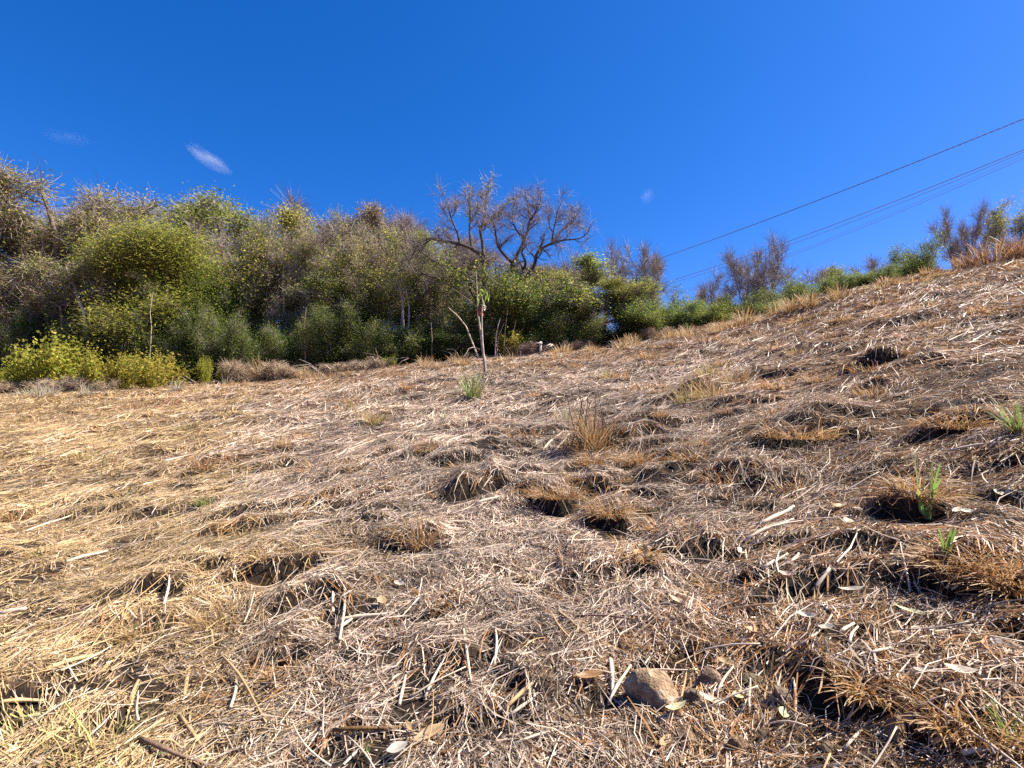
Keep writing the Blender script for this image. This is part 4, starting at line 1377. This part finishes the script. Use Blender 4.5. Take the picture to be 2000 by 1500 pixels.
CREAM, TANL, OCHRE, YGL = (0.68, 0.6, 0.46), (0.46, 0.32, 0.17), (0.36, 0.2, 0.09), (0.62, 0.6, 0.33)
for px, py, l, a, lab, c, wd in [
        (1388, 1385, 52, -30, 'pale curled leaf pointing down right of the largest rock', CREAM, 0.3),
        (1320, 1400, 46, 12, 'cream leaf with dark edge directly below the largest rock', YGL, 0.34),
        (1875, 1330, 56, -18, 'big pale leaf lying right of the hollow near the right edge', CREAM, 0.36),
        (1530, 1412, 30, 60, 'yellowish-white leaf standing on edge below the leaning stone', YGL, 0.7),
        (1445, 1375, 34, 5, 'greenish-white crumpled leaf left of the leaning stone', YGL, 0.5),
        (1578, 1218, 40, -42, 'white folded leaf in the middle of the right foreground', CREAM, 0.36),
        (1665, 1166, 46, -28, 'narrow pale leaf in the right foreground', CREAM, 0.28),
        (1541, 1136, 36, -48, 'pinkish cream leaf upslope of the white folded leaf', (0.66, 0.5, 0.38), 0.42),
        (1785, 1212, 60, -35, 'long yellowish leaf with a dark fold in the right foreground', YGL, 0.22),
        (1616, 1243, 30, -40, 'rounded cream leaf beside the white folded leaf', CREAM, 0.6),
        (1325, 1188, 44, -20, 'pinkish leaf above the rusty mat of chaff', (0.6, 0.42, 0.27), 0.34),
        (838, 1450, 66, 28, 'broad tan leaf at the bottom edge left of centre', TANL, 0.36),
        (805, 1440, 52, -55, 'narrow tan leaf meeting the broad tan one', TANL, 0.28),
        (775, 1482, 44, 35, 'grey-white crumpled leaf at the bottom edge', (0.45, 0.42, 0.36), 0.6),
        (745, 1185, 22, 10, 'small tan round leaf beside the deep hollow', TANL, 0.8),
        (780, 1150, 30, -35, 'small pale leaf upslope of the tan round one', CREAM, 0.4),
        (555, 1300, 44, -10, 'orange-brown leaf right of the star of stalks', (0.46, 0.25, 0.12), 0.45),
        (1245, 1090, 26, 60, 'orange curled leaf upright in mid foreground', (0.42, 0.23, 0.09), 0.6),
        (1150, 1335, 56, 8, 'dark brown curled leaf left of the largest rock', OCHRE, 0.3),
        (1895, 1185, 50, 0, 'brown leaf in the shade under the dark shaggy mop', OCHRE, 0.4),
        (1920, 1175, 24, 35, 'yellow-white leaf tip beside the brown shaded leaf', YGL, 0.7),
        (1625, 1440, 44, -20, 'brown folded leaf left of the triangular stone', OCHRE, 0.5),
        (1805, 1330, 34, -40, 'pale leaf just left of the biggest pale one', CREAM, 0.4),
        (1945, 1275, 28, 20, 'round greyish leaf near the right edge', (0.5, 0.46, 0.42), 0.7),
        (1635, 1000, 50, 25, 'long pale leaf left of the golden mop', TANL, 0.24),
        (1950, 975, 36, 60, 'white leaf at the right edge below the green tuft', CREAM, 0.4),
        (1870, 1010, 30, 20, 'small white leaf right of the bright green sprout', CREAM, 0.45),
        (1890, 1012, 26, -10, 'second small white leaf right of the bright green sprout', CREAM, 0.5),
        (1700, 970, 26, 40, 'small pale leaf left of the shadow under the golden mop', CREAM, 0.5),
        (1420, 1310, 40, -35, 'brown-edged leaf above the angular brown rock', TANL, 0.4),
        (1470, 1248, 46, 20, 'tan leaf with straw across it, upslope of the rocks', TANL, 0.42),
        (1300, 1465, 50, 40, 'pale leaf lying below the largest rock at the bottom', TANL, 0.3)]:
    put_leaf(px, py, l, a, lab, c, wd, random.uniform(0.3, 0.9))
for px, py, l, lab in [(1300, 1072, 18, 'pale round chip upslope of the pinkish leaf'), (1448, 1088, 22, 'pale round chip beside another in the middle right'),
                       (1508, 1078, 18, 'pale chip right of the round one in the middle right'), (1657, 1030, 22, 'pale round chip left of the bright green sprout'),
                       (1675, 1005, 20, 'pale chip just above the round one by the sprout'), (1305, 1065, 12, 'tiny pale chip touching the round one upslope')]:
    put_leaf(px, py, l, random.uniform(0, 180), lab, CREAM, 0.85, 0.1)

# ------------------------------------------------------------------ single straw stalks and sticks that stand out
def stalk_mesh(L, r, bend, nodes=2):
    b = MB()
    n = 6
    t = np.linspace(0, 1, n)
    pts = np.stack([(t - 0.5) * L, bend * L * np.sin(t * PI), 0.02 * L * np.sin(t * 5)], -1)
    rr = np.full(n, r) * (1 - 0.3 * t)
    rr[2] *= 1.25
    tube(b, pts, rr, 5, np.stack([np.ones(3) * random.uniform(0.9, 1.1)] * (n * 5)), cap=True)
    return b


def put_stalk(x0, y0, x1, y1, rpx, label, col, name='straw_stalk', mat=None, group=None, lift=0.03):
    A, B_ = hit(x0, y0), hit(x1, y1)
    A = A + np.array([0, 0, lift])
    B_ = B_ + np.array([0, 0, lift])
    k = (A[1] + B_[1]) / 2000
    L = float(np.linalg.norm(B_ - A))
    b = stalk_mesh(L, rpx * k * 0.5, random.uniform(-0.05, 0.05))
    b.c = [c * np.array(col, dtype=np.float32) for c in b.c]
    o = b.build(name, mat or M_STRAW, smooth=True)
    o.location = tuple((A + B_) / 2)
    d = Vector((B_ - A) / L)
    o.rotation_euler = d.to_track_quat('X', 'Z').to_euler()
    tag(o, label, 'stick' if name == 'stick' else 'straw', group)


PALES, TANS, DARKS = (0.66, 0.54, 0.4), (0.5, 0.33, 0.16), (0.2, 0.12, 0.08)
for x0, y0, x1, y1, r, lab, col, nm in [
        (270, 1455, 395, 1500, 9, 'thick dark brown stick at the bottom edge, left foreground', (0.6, 0.45, 0.38), 'stick'),
        (985, 1400, 1075, 1315, 9, 'thick split tan stalk left of the largest rock', TANS, 'straw_stalk'),
        (995, 1412, 1050, 1365, 7, 'pale stalk running beside the split tan one', PALES, 'straw_stalk'),
        (1192, 1300, 1196, 1370, 9, 'upright pale stalk immediately left of the largest rock', PALES, 'straw_stalk'),
        (1190, 1385, 1232, 1310, 7, 'pale stalk leaning on the left of the largest rock', PALES, 'straw_stalk'),
        (1252, 1322, 1362, 1318, 4, 'thin cream stalk lying along the top of the largest rock', PALES, 'straw_stalk'),
        (1550, 1340, 1553, 1425, 5, 'thin white stalk standing in front of the leaning stone', PALES, 'straw_stalk'),
        (1400, 1370, 1436, 1310, 6, 'pale stalks crossing right of the angular rock', PALES, 'straw_stalk'),
        (1820, 1470, 1900, 1450, 10, 'thick broken cane in the right bottom corner', TANS, 'straw_stalk'),
        (1880, 1490, 1950, 1472, 12, 'thickest broken cane at the right bottom edge', PALES, 'straw_stalk'),
        (1745, 1430, 1765, 1500, 8, 'pale stalk pointing at the triangular stone', PALES, 'straw_stalk'),
        (1650, 1480, 1700, 1420, 6, 'pale stalk left of the triangular stone', PALES, 'straw_stalk'),
        (1690, 1440, 1840, 1405, 4, 'long thin tan stem across the right bottom', TANS, 'straw_stalk'),
        (1490, 1120, 1538, 1090, 7, 'white broken stalk upslope of the pinkish cream leaf', PALES, 'straw_stalk'),
        (1545, 1108, 1560, 1090, 7, 'short white stalk right of the white broken one', PALES, 'straw_stalk'),
        (1590, 1165, 1620, 1120, 8, 'bent pale husk between the cream leaf and the narrow leaf', PALES, 'straw_stalk'),
        (1640, 1250, 1668, 1230, 8, 'white chip of cane in the right foreground', PALES, 'straw_stalk'),
        (1660, 1270, 1676, 1236, 6, 'white stalk crossing behind the chip of cane', PALES, 'straw_stalk'),
        (1700, 1290, 1740, 1278, 6, 'short dark-edged cane in the right foreground', PALES, 'straw_stalk'),
        (1480, 1035, 1550, 995, 9, 'long white stalk in the middle right below the torn mat', PALES, 'straw_stalk'),
        (1455, 1065, 1550, 1020, 6, 'thin long stalk below the long white one', PALES, 'straw_stalk'),
        (1850, 890, 1990, 865, 5, 'long curved white stem near the right edge', PALES, 'straw_stalk'),
        (1965, 975, 1999, 940, 7, 'white stalk at the right edge below the green tuft', PALES, 'straw_stalk'),
        (650, 1205, 658, 1100, 6, 'tall pale stalk standing in the deep hollow', PALES, 'straw_stalk'),
        (663, 1260, 660, 1110, 5, 'second pale stalk right of the tall one in the deep hollow', PALES, 'straw_stalk'),
        (605, 1130, 640, 1180, 4, 'thin stalk fallen across the deep hollow', TANS, 'straw_stalk'),
        (940, 965, 960, 935, 3, 'thin stalk standing in the wide dark hollow', PALES, 'straw_stalk'),
        (1160, 965, 1175, 900, 5, 'pale stalk sticking up beside the big tussock', PALES, 'straw_stalk'),
        (1060, 885, 1100, 845, 5, 'bent pale stalk left of the big tussock', PALES, 'straw_stalk'),
        (1080, 890, 1110, 850, 4, 'second bent pale stalk left of the big tussock', PALES, 'straw_stalk'),
        (930, 990, 975, 975, 6, 'pale stalks below the wide dark hollow', PALES, 'straw_stalk'),
        (320, 1190, 330, 1130, 5, 'pale stalks crossed on the golden thatch', PALES, 'straw_stalk'),
        (360, 1370, 370, 1310, 8, 'curved tan stalk upright in the left foreground', TANS, 'straw_stalk'),
        (255, 1400, 270, 1340, 9, 'tan stub in the left foreground', TANS, 'straw_stalk'),
        (450, 1395, 458, 1325, 6, 'pale upright stalk right of the curved tan one', PALES, 'straw_stalk'),
        (235, 1250, 240, 1200, 5, 'orange-tan stub standing in the golden thatch', TANS, 'straw_stalk'),
        (315, 1175, 345, 1215, 6, 'tan bent stalk on the golden thatch', TANS, 'straw_stalk'),
        (650, 1225, 770, 1205, 7, 'pale cane lying below the deep hollow', PALES, 'straw_stalk'),
        (665, 1235, 690, 1215, 7, 'short pale cane joining the lying one', PALES, 'straw_stalk'),
        (350, 1410, 410, 1490, 7, 'long tan stalk running down to the bottom edge', TANS, 'straw_stalk'),
        (430, 1290, 520, 1420, 5, 'long stalk below the star of stalks', TANS, 'straw_stalk'),
        (905, 1240, 920, 1340, 6, 'white stalk upright in the centre foreground', PALES, 'straw_stalk'),
        (965, 1310, 968, 1240, 6, 'pair of white upright stalks in the centre foreground', PALES, 'straw_stalk'),
        (830, 1375, 870, 1290, 6, 'slanting white stalk in the centre foreground', PALES, 'straw_stalk'),
        (780, 1390, 792, 1330, 7, 'white stalk at the left of the centre foreground', PALES, 'straw_stalk'),
        (1090, 1205, 1150, 1250, 6, 'tan diagonal stalk right of the centre foreground', TANS, 'straw_stalk'),
        (1120, 1215, 1290, 1225, 4, 'thin dark stem lying above the rusty mat', DARKS, 'straw_stalk'),
        (650, 1440, 790, 1430, 8, 'brown stick at the bottom edge left of the tan leaves', TANS, 'stick'),
        (845, 1488, 900, 1480, 10, 'thick orange-brown stick at the bottom edge', TANS, 'stick'),
        (1000, 1470, 1130, 1425, 5, 'pale stem low in the centre foreground', PALES, 'straw_stalk'),
        (1800, 1180, 1990, 1240, 3, 'thin stem above the dark shaggy mop', TANS, 'straw_stalk'),
        (90, 1320, 200, 1285, 9, 'thick golden cane near the left edge', (0.6, 0.45, 0.22), 'straw_stalk'),
        (0, 1385, 90, 1380, 8, 'golden cane at the left edge', (0.6, 0.45, 0.22), 'straw_stalk'),
        (30, 1420, 190, 1400, 9, 'long greenish cane in the left bottom corner', (0.56, 0.5, 0.24), 'straw_stalk'),
        (0, 1210, 50, 1198, 10, 'pale cane at the left edge of the golden straw', PALES, 'straw_stalk'),
        (50, 1045, 140, 1010, 4, 'long pale stalk in the golden straw at the left', PALES, 'straw_stalk'),
        (130, 1105, 210, 1082, 5, 'long pale cane in the golden straw below the dark blades', PALES, 'straw_stalk'),
        (160, 1300, 330, 1120, 2.5, 'thin curved stem over the golden thatch', TANS, 'straw_stalk')]:
    put_stalk(x0, y0, x1, y1, r, lab, col, nm, M_STICK if nm == 'stick' else None)

_sm = []
for i in range(12):
    b = stalk_mesh(1.0, random.uniform(0.013, 0.027), random.uniform(-0.1, 0.1))
    b.c = [c * np.array((PALES, TANS, PALES, (0.42, 0.32, 0.24))[i % 4], dtype=np.float32) for c in b.c]
    _sm.append(b.mesh('loose_stalk', M_STRAW, True))
cnt = 0
while cnt < 240:
    th = random.uniform(-47, 47)
    r = 1.75 + 4.2 * random.random() ** 1.1
    x, y = r * math.sin(rad(th)), r * math.cos(rad(th))
    si = random.randrange(12)
    o = bpy.data.objects.new('loose_stalk', _sm[si])
    COL.objects.link(o)
    L = random.uniform(0.1, 0.3)
    ph = random.uniform(0, PI)
    z0 = float(height(x - math.cos(ph) * L / 2, y - math.sin(ph) * L / 2))
    z1 = float(height(x + math.cos(ph) * L / 2, y + math.sin(ph) * L / 2))
    o.scale = (L, L * 0.9, L * 0.9) if L < 0.2 else (L, 0.18, 0.18)
    o.location = (x, y, (z0 + z1) / 2 + 0.045)
    o.rotation_euler = (random.uniform(0, 6), -math.atan2(z1 - z0, L) + random.gauss(0, 0.14), ph)
    tag(o, ('short ' if L < 0.17 else 'medium ' if L < 0.24 else 'long ') + ('pale ', 'tan ', 'pale ', 'grey-brown ')[si % 4] + 'stalk lying loose ' + field_mark(*o.location), 'straw', 'loose stalks lying in the foreground')
    cnt += 1

# ------------------------------------------------------------------ the young tree in front of the wood
P0 = hit(947, 729)
YS = P0[1]


def sp_(px, py, dy=0.0):
    return at(px, py, YS + dy) - P0


root = empty('sapling', tuple(P0))
tag(root, 'thin young tree standing alone on the field, drooping bright green leaves at its top', 'tree')


def stick(pix, r0, r1, name, mat, col=(1, 1, 1), dy=(0, 0), parent=root):
    b = MB()
    n = len(pix)
    pts = np.array([sp_(px, py, dy[0] + (dy[1] - dy[0]) * i / max(n - 1, 1)) for i, (px, py) in enumerate(pix)])
    t = np.linspace(0, n - 1, (n - 1) * 4 + 1)
    sm = np.stack([np.interp(t, np.arange(n), pts[:, k]) for k in range(3)], -1)
    sm[1:-1] = 0.25 * sm[:-2] + 0.5 * sm[1:-1] + 0.25 * sm[2:]
    tube(b, sm, np.linspace(r0, r1, len(sm)), 7, col)
    return b.build(name, mat, parent, True)


stick([(948, 733), (946, 705), (943, 685), (940, 660), (936, 630), (933, 611), (932, 580), (931, 553), (930, 528)], 0.042, 0.007, 'trunk', M_BARK, (2.0, 1.9, 1.8))
stick([(945, 700), (942, 667), (941, 640), (941, 614), (942, 595), (942, 578)], 0.03, 0.012, 'stem', M_BARK, (2.2, 2.1, 2.0), (0, -0.1))
stick([(933, 601), (915, 585), (900, 574), (884, 563)], 0.014, 0.004, 'branch', M_BARK, (1.2, 1.15, 0.8), (0, 0.4))
stick([(933, 575), (920, 562), (905, 556)], 0.01, 0.004, 'branch', M_BARK, (1.2, 1.15, 0.8), (0, -0.3))
stick([(938, 682), (925, 678), (915, 681), (910, 692), (905, 697)], 0.016, 0.006, 'branch', M_BARK, (1.6, 1.5, 1.45), (0, -0.3))
stick([(941, 580), (950, 570), (957, 572)], 0.008, 0.003, 'branch', M_BARK, (1.5, 1.5, 1.0), (-0.1, -0.2))


def big_leaves(spots, name, col, size):
    for px, py, a in spots:
        b = dry_leaf(0.42, -0.35)
        b.c = [c * np.array(col, dtype=np.float32) for c in b.c]
        o = b.build(name, M_GRASS, root, True)
        o.scale = (size,) * 3
        o.location = tuple(sp_(px, py, random.uniform(-0.12, 0.1)))
        o.rotation_euler = (random.uniform(-0.5, 0.5), rad(a), random.uniform(-1.2, 1.2))


big_leaves([(938, 571, 70), (936, 580, 85), (934, 588, 75), (942, 568, 40), (947, 570, 120), (951, 576, 100), (953, 584, 80), (948, 583, 95), (940, 577, 60),
            (944, 590, 80), (955, 579, 110)], 'leaf', (0.33, 0.44, 0.09), 0.17)
big_leaves([(939, 603, 60), (942, 608, 100), (937, 609, 80), (941, 613, 30)], 'withered_leaf', (0.32, 0.09, 0.05), 0.17)
big_leaves([(945, 597, 20), (943, 594, 150), (946, 602, 60)], 'bleached_leaf', (0.6, 0.56, 0.48), 0.16)


# bare branches and thin poles around it
def pole(pix, Y, r0, r1, label, col=(1.7, 1.6, 1.5), name='dead_branch', group=None, cat='branch'):
    b = MB()
    pts = np.array([at(px, py, Y + (0 if i == 0 else random.uniform(-0.15, 0.15))) for i, (px, py) in enumerate(pix)])
    pts[0, 2] = min(pts[0, 2], float(height(pts[0, 0], pts[0, 1])) + 0.02)
    o0 = pts[0].copy()
    n = len(pts)
    t = np.linspace(0, n - 1, (n - 1) * 3 + 1)
    sm = np.stack([np.interp(t, np.arange(n), (pts - o0)[:, k]) for k in range(3)], -1)
    tube(b, sm, np.linspace(r0, r1, len(sm)), 6, col)
    o = b.build(name, M_STICK, None, True)
    o.location = tuple(o0)
    tag(o, label, cat, group)


pole([(935, 668), (910, 637), (893, 616), (876, 601)], 20.2, 0.035, 0.012, 'long pale dead branch slanting up left behind the sapling')
pole([(967, 688), (969, 655), (973, 635), (977, 622)], 20.3, 0.03, 0.012, 'pale thin pole right of the sapling')
pole([(971, 692), (973, 660), (985, 630)], 20.4, 0.02, 0.008, 'second thin pole right of the sapling, leaning right')
pole([(983, 690), (987, 640), (992, 600)], 20.4, 0.016, 0.006, 'thin greenish rod in front of the bright bush', (1.1, 1.1, 0.8))
pole([(994, 700), (1000, 660), (1008, 625)], 20.3, 0.014, 0.006, 'thin rod right of the bright bush', (1.2, 1.1, 0.9))
pole([(1018, 716), (1017, 685)], 18.5, 0.012, 0.006, 'short pale twig standing in the field right of the sapling')
pole([(178, 660), (164, 610), (152, 582), (146, 560), (128, 520)], 21.8, 0.075, 0.045, 'pale thick leaning trunk showing through the tangle at the left', (1.7, 1.65, 1.6), cat='tree trunk')
pole([(135, 640), (118, 600), (80, 575), (40, 560)], 21.9, 0.05, 0.02, 'grey bent limb left of the pale leaning trunk', (1.0, 0.95, 0.9), cat='tree trunk')
pole([(553, 650), (554, 590), (552, 540), (556, 510)], 23.0, 0.055, 0.03, 'pale upright trunk below the yellow-topped tree', (1.3, 1.25, 1.25), cat='tree trunk')
pole([(792, 650), (786, 590), (780, 560)], 22.0, 0.06, 0.04, 'pale trunk left of the spreading bare tree', (1.25, 1.2, 1.15), cat='tree trunk')
pole([(798, 650), (799, 600), (793, 565)], 22.1, 0.05, 0.03, 'second pale trunk close to the first, left of the spreading bare tree', (1.25, 1.2, 1.15), cat='tree trunk')
pole([(668, 600), (664, 530), (657, 480), (648, 440)], 25.5, 0.045, 0.015, 'white slender trunk high in the middle of the wood', (1.8, 1.75, 1.7), cat='tree trunk')
pole([(291, 690), (296, 640), (293, 610), (299, 570)], 20.6, 0.02, 0.01, 'thin grey stem under the feathery lime tree', (1.3, 1.2, 1.1), cat='tree trunk')
pole([(598, 705), (594, 640), (598, 600)], 20.6, 0.02, 0.01, 'thin pale rod in front of the dark shrubs', (1.3, 1.2, 1.1))
pole([(843, 712), (844, 660), (842, 630)], 20.6, 0.018, 0.008, 'thin brown rod left of the sapling before the dark shrub', (1.1, 0.95, 0.8))
pole([(745, 720), (738, 695), (733, 680)], 19.9, 0.014, 0.006, 'bent brown twig beside the light green sprig', (1.2, 0.9, 0.7))
pole([(885, 740), (915, 722), (945, 708)], 17.6, 0.014, 0.006, 'thin dark stick leaning on the foot of the sapling', (0.7, 0.6, 0.55))
pole([(948, 716), (962, 722), (968, 727)], 17.4, 0.02, 0.01, 'short white stick lying right of the sapling foot')

# heap of cut branches along the wood's edge
for i in range(34):
    px = random.choice([random.uniform(365, 470), random.uniform(540, 700), random.uniform(540, 700), random.uniform(690, 800), random.uniform(1060, 1250), random.uniform(850, 960)])
    e = float(np.interp(px, [0, 250, 450, 600, 750, 950, 1100, 1250], [762, 752, 744, 731, 712, 697, 686, 664]))
    py = e - random.uniform(-2, 10)
    dx = random.choice((-1, 1)) * random.uniform(22, 60)
    Y = float(np.interp(px, [0, 600, 1100], [18.8, 19.8, 20.7])) + random.uniform(-0.4, 0.3)
    pole([(px, py), (px + dx * 0.5, py - random.uniform(2, 12)), (px + dx, py - random.uniform(0, 26))], Y, random.uniform(0.012, 0.032), 0.006,
         'grey cut branch in the brush heap along the wood edge', random.choice([(1.5, 1.4, 1.35), (1.0, 0.9, 0.85), (0.8, 0.65, 0.55)]), group='cut branches heaped along the wood edge')

# white post with broken rails
P = hit(1055, 694)
root = empty('broken_fence', tuple(P))
tag(root, 'weathered white fence post with broken rails at the edge of the wood', 'fence')
k = P[1] / 1000


def board(parent, name, a, b_, w, t_, col):
    bb = MB()
    a, b_ = np.array(a), np.array(b_)
    d = (b_ - a) / np.linalg.norm(b_ - a)
    s1 = np.cross(d, [0, 1.0, 0])
    s1 /= np.linalg.norm(s1)
    s2 = np.cross(d, s1)
    v = []
    for e in (a, a * 0.5 + b_ * 0.5 + s2 * 0.01, b_):
        for i, j in ((-1, -1), (1, -1), (1, 1), (-1, 1)):
            v.append(e + s1 * i * w * 0.5 + s2 * j * t_ * 0.5)
    q = [[r * 4 + i, r * 4 + (i + 1) % 4, (r + 1) * 4 + (i + 1) % 4, (r + 1) * 4 + i] for r in range(2) for i in range(4)] + [[3, 2, 1, 0], [8, 9, 10, 11]]
    bb.add(v, q, None, col)
    bb.build(name, M_STICK, parent)


board(root, 'post', (0, 0, -0.2), (0.02, 0, 27 * k), 0.09, 0.08, (1.9, 1.9, 1.9))
board(root, 'rail', (-0.2, -0.06, 24 * k), (0.08, -0.055, 23 * k), 0.06, 0.03, (1.7, 1.7, 1.7))
board(root, 'rail', (0.05, -0.06, 8 * k), (0.5, -0.05, 21 * k), 0.06, 0.03, (1.4, 1.35, 1.3))
board(root, 'rail', (0.05, -0.095, 14 * k), (0.42, -0.09, 22 * k), 0.05, 0.03, (1.3, 1.3, 1.3))

# ------------------------------------------------------------------ overhead cables
def cable(p0, p1, Y0, Y1, r, sag, label, strands=1, pitch=0.45):
    A, B_ = at(*p0, Y0), at(*p1, Y1)
    d = B_ - A
    A2, B2 = A - d * 1.2, B_ + d * 0.9            # goes on out of the picture and behind the trees
    n = 900 if strands > 1 else 90
    t = np.linspace(0, 1, n)
    f = -1.2 + 3.1 * t
    line = A[None] + d[None] * f[:, None]
    line[:, 2] -= sag * 4 * (f * (1 - f))
    o0 = A.copy()
    root_ = empty('overhead_cable', tuple(o0))
    tag(root_, label, 'cable', None)
    L = np.linalg.norm(d) * 3.1
    tg = d / np.linalg.norm(d)
    s1 = np.cross(tg, [0, 0, 1.0])
    s1 /= np.linalg.norm(s1)
    s2 = np.cross(s1, tg)
    for s_ in range(strands):
        a = t * L / pitch * 2 * PI + s_ * 2 * PI / strands
        pts = line - o0
        if strands > 1:
            pts = pts + (np.cos(a)[:, None] * s1 + np.sin(a)[:, None] * s2) * r * 0.4
        b = MB()
        tube(b, pts, r * (0.65 if strands > 1 else 1.0), 5)
        b.build('strand' if strands > 1 else 'wire', M_CABLE, root_, True)


cable((2000, 232), (1258, 515), 14, 27, 0.015, 0.12, 'topmost and thickest overhead cable, twisted, running down to the broad leafy tree', 2, 0.3)
cable((2000, 292), (1280, 557), 15, 29, 0.011, 0.22, 'second overhead cable from the top, upper one of the close pair')
cable((2000, 297), (1284, 560), 15.3, 29.4, 0.0075, 0.3, 'third overhead cable, thin, just under its close partner')
cable((2000, 303), (1310, 575), 16, 32, 0.0045, 0.3, 'faintest overhead wire between the close pair and the lowest cable')
cable((2000, 309), (1290, 584), 16.5, 34, 0.0068, 0.35, 'lowest overhead cable, thin, nearest the twisted tree at the right')

# ------------------------------------------------------------------ two wisps of cloud
def cloud(px, py, Y, size, tilt, label, dens):
    import bmesh
    bm = bmesh.new()
    bmesh.ops.create_icosphere(bm, subdivisions=3, radius=1.0)
    me = bpy.data.meshes.new('cloud')
    bm.to_mesh(me)
    bm.free()
    o = bpy.data.objects.new('cloud', me)
    COL.objects.link(o)
    o.location = tuple(at(px, py, Y))
    k = Y / 1000
    o.scale = (size[0] * k, size[1] * k, size[1] * k)
    o.rotation_euler = (0, rad(tilt), 0)
    m, nt = new_mat('cloud_vapour')
    N, L = nt.nodes.new, nt.links.new
    tc = N('ShaderNodeTexCoord')
    nz = N('ShaderNodeTexNoise')
    nz.inputs['Scale'].default_value = 1.6
    nz.inputs['Detail'].default_value = 4
    L(tc.outputs['Object'], nz.inputs['Vector'])
    ln = N('ShaderNodeVectorMath')
    ln.operation = 'LENGTH'
    L(tc.outputs['Object'], ln.inputs[0])
    m1 = N('ShaderNodeMapRange')
    m1.inputs['From Min'].default_value = 1.0
    m1.inputs['From Max'].default_value = 0.1
    L(ln.outputs['Value'], m1.inputs['Value'])
    m2 = N('ShaderNodeMapRange')
    m2.inputs['From Min'].default_value = 0.38
    m2.inputs['From Max'].default_value = 0.7
    L(nz.outputs['Fac'], m2.inputs['Value'])
    mu = N('ShaderNodeMath')
    mu.operation = 'MULTIPLY'
    L(m1.outputs[0], mu.inputs[0])
    L(m2.outputs[0], mu.inputs[1])
    m3 = N('ShaderNodeMath')
    m3.operation = 'MULTIPLY'
    m3.inputs[1].default_value = dens
    L(mu.outputs[0], m3.inputs[0])
    pv = N('ShaderNodeVolumePrincipled')
    pv.inputs['Color'].default_value = (1, 1, 1, 1)
    L(m3.outputs[0], pv.inputs['Density'])
    out = N('ShaderNodeOutputMaterial')
    L(pv.outputs[0], out.inputs['Volume'])
    me.materials.append(m)
    tag(o, label, 'cloud')


cloud(407, 310, 1200, (60, 17), 33, 'small streak of white cloud above the wood, left of centre', 0.022)
cloud(1264, 382, 1200, (14, 18), 0, 'tiny faint puff of cloud above the twisting bare tree', 0.008)
cloud(130, 268, 1200, (60, 16), 12, 'very faint wisp of cloud above the domed tree', 0.0025)
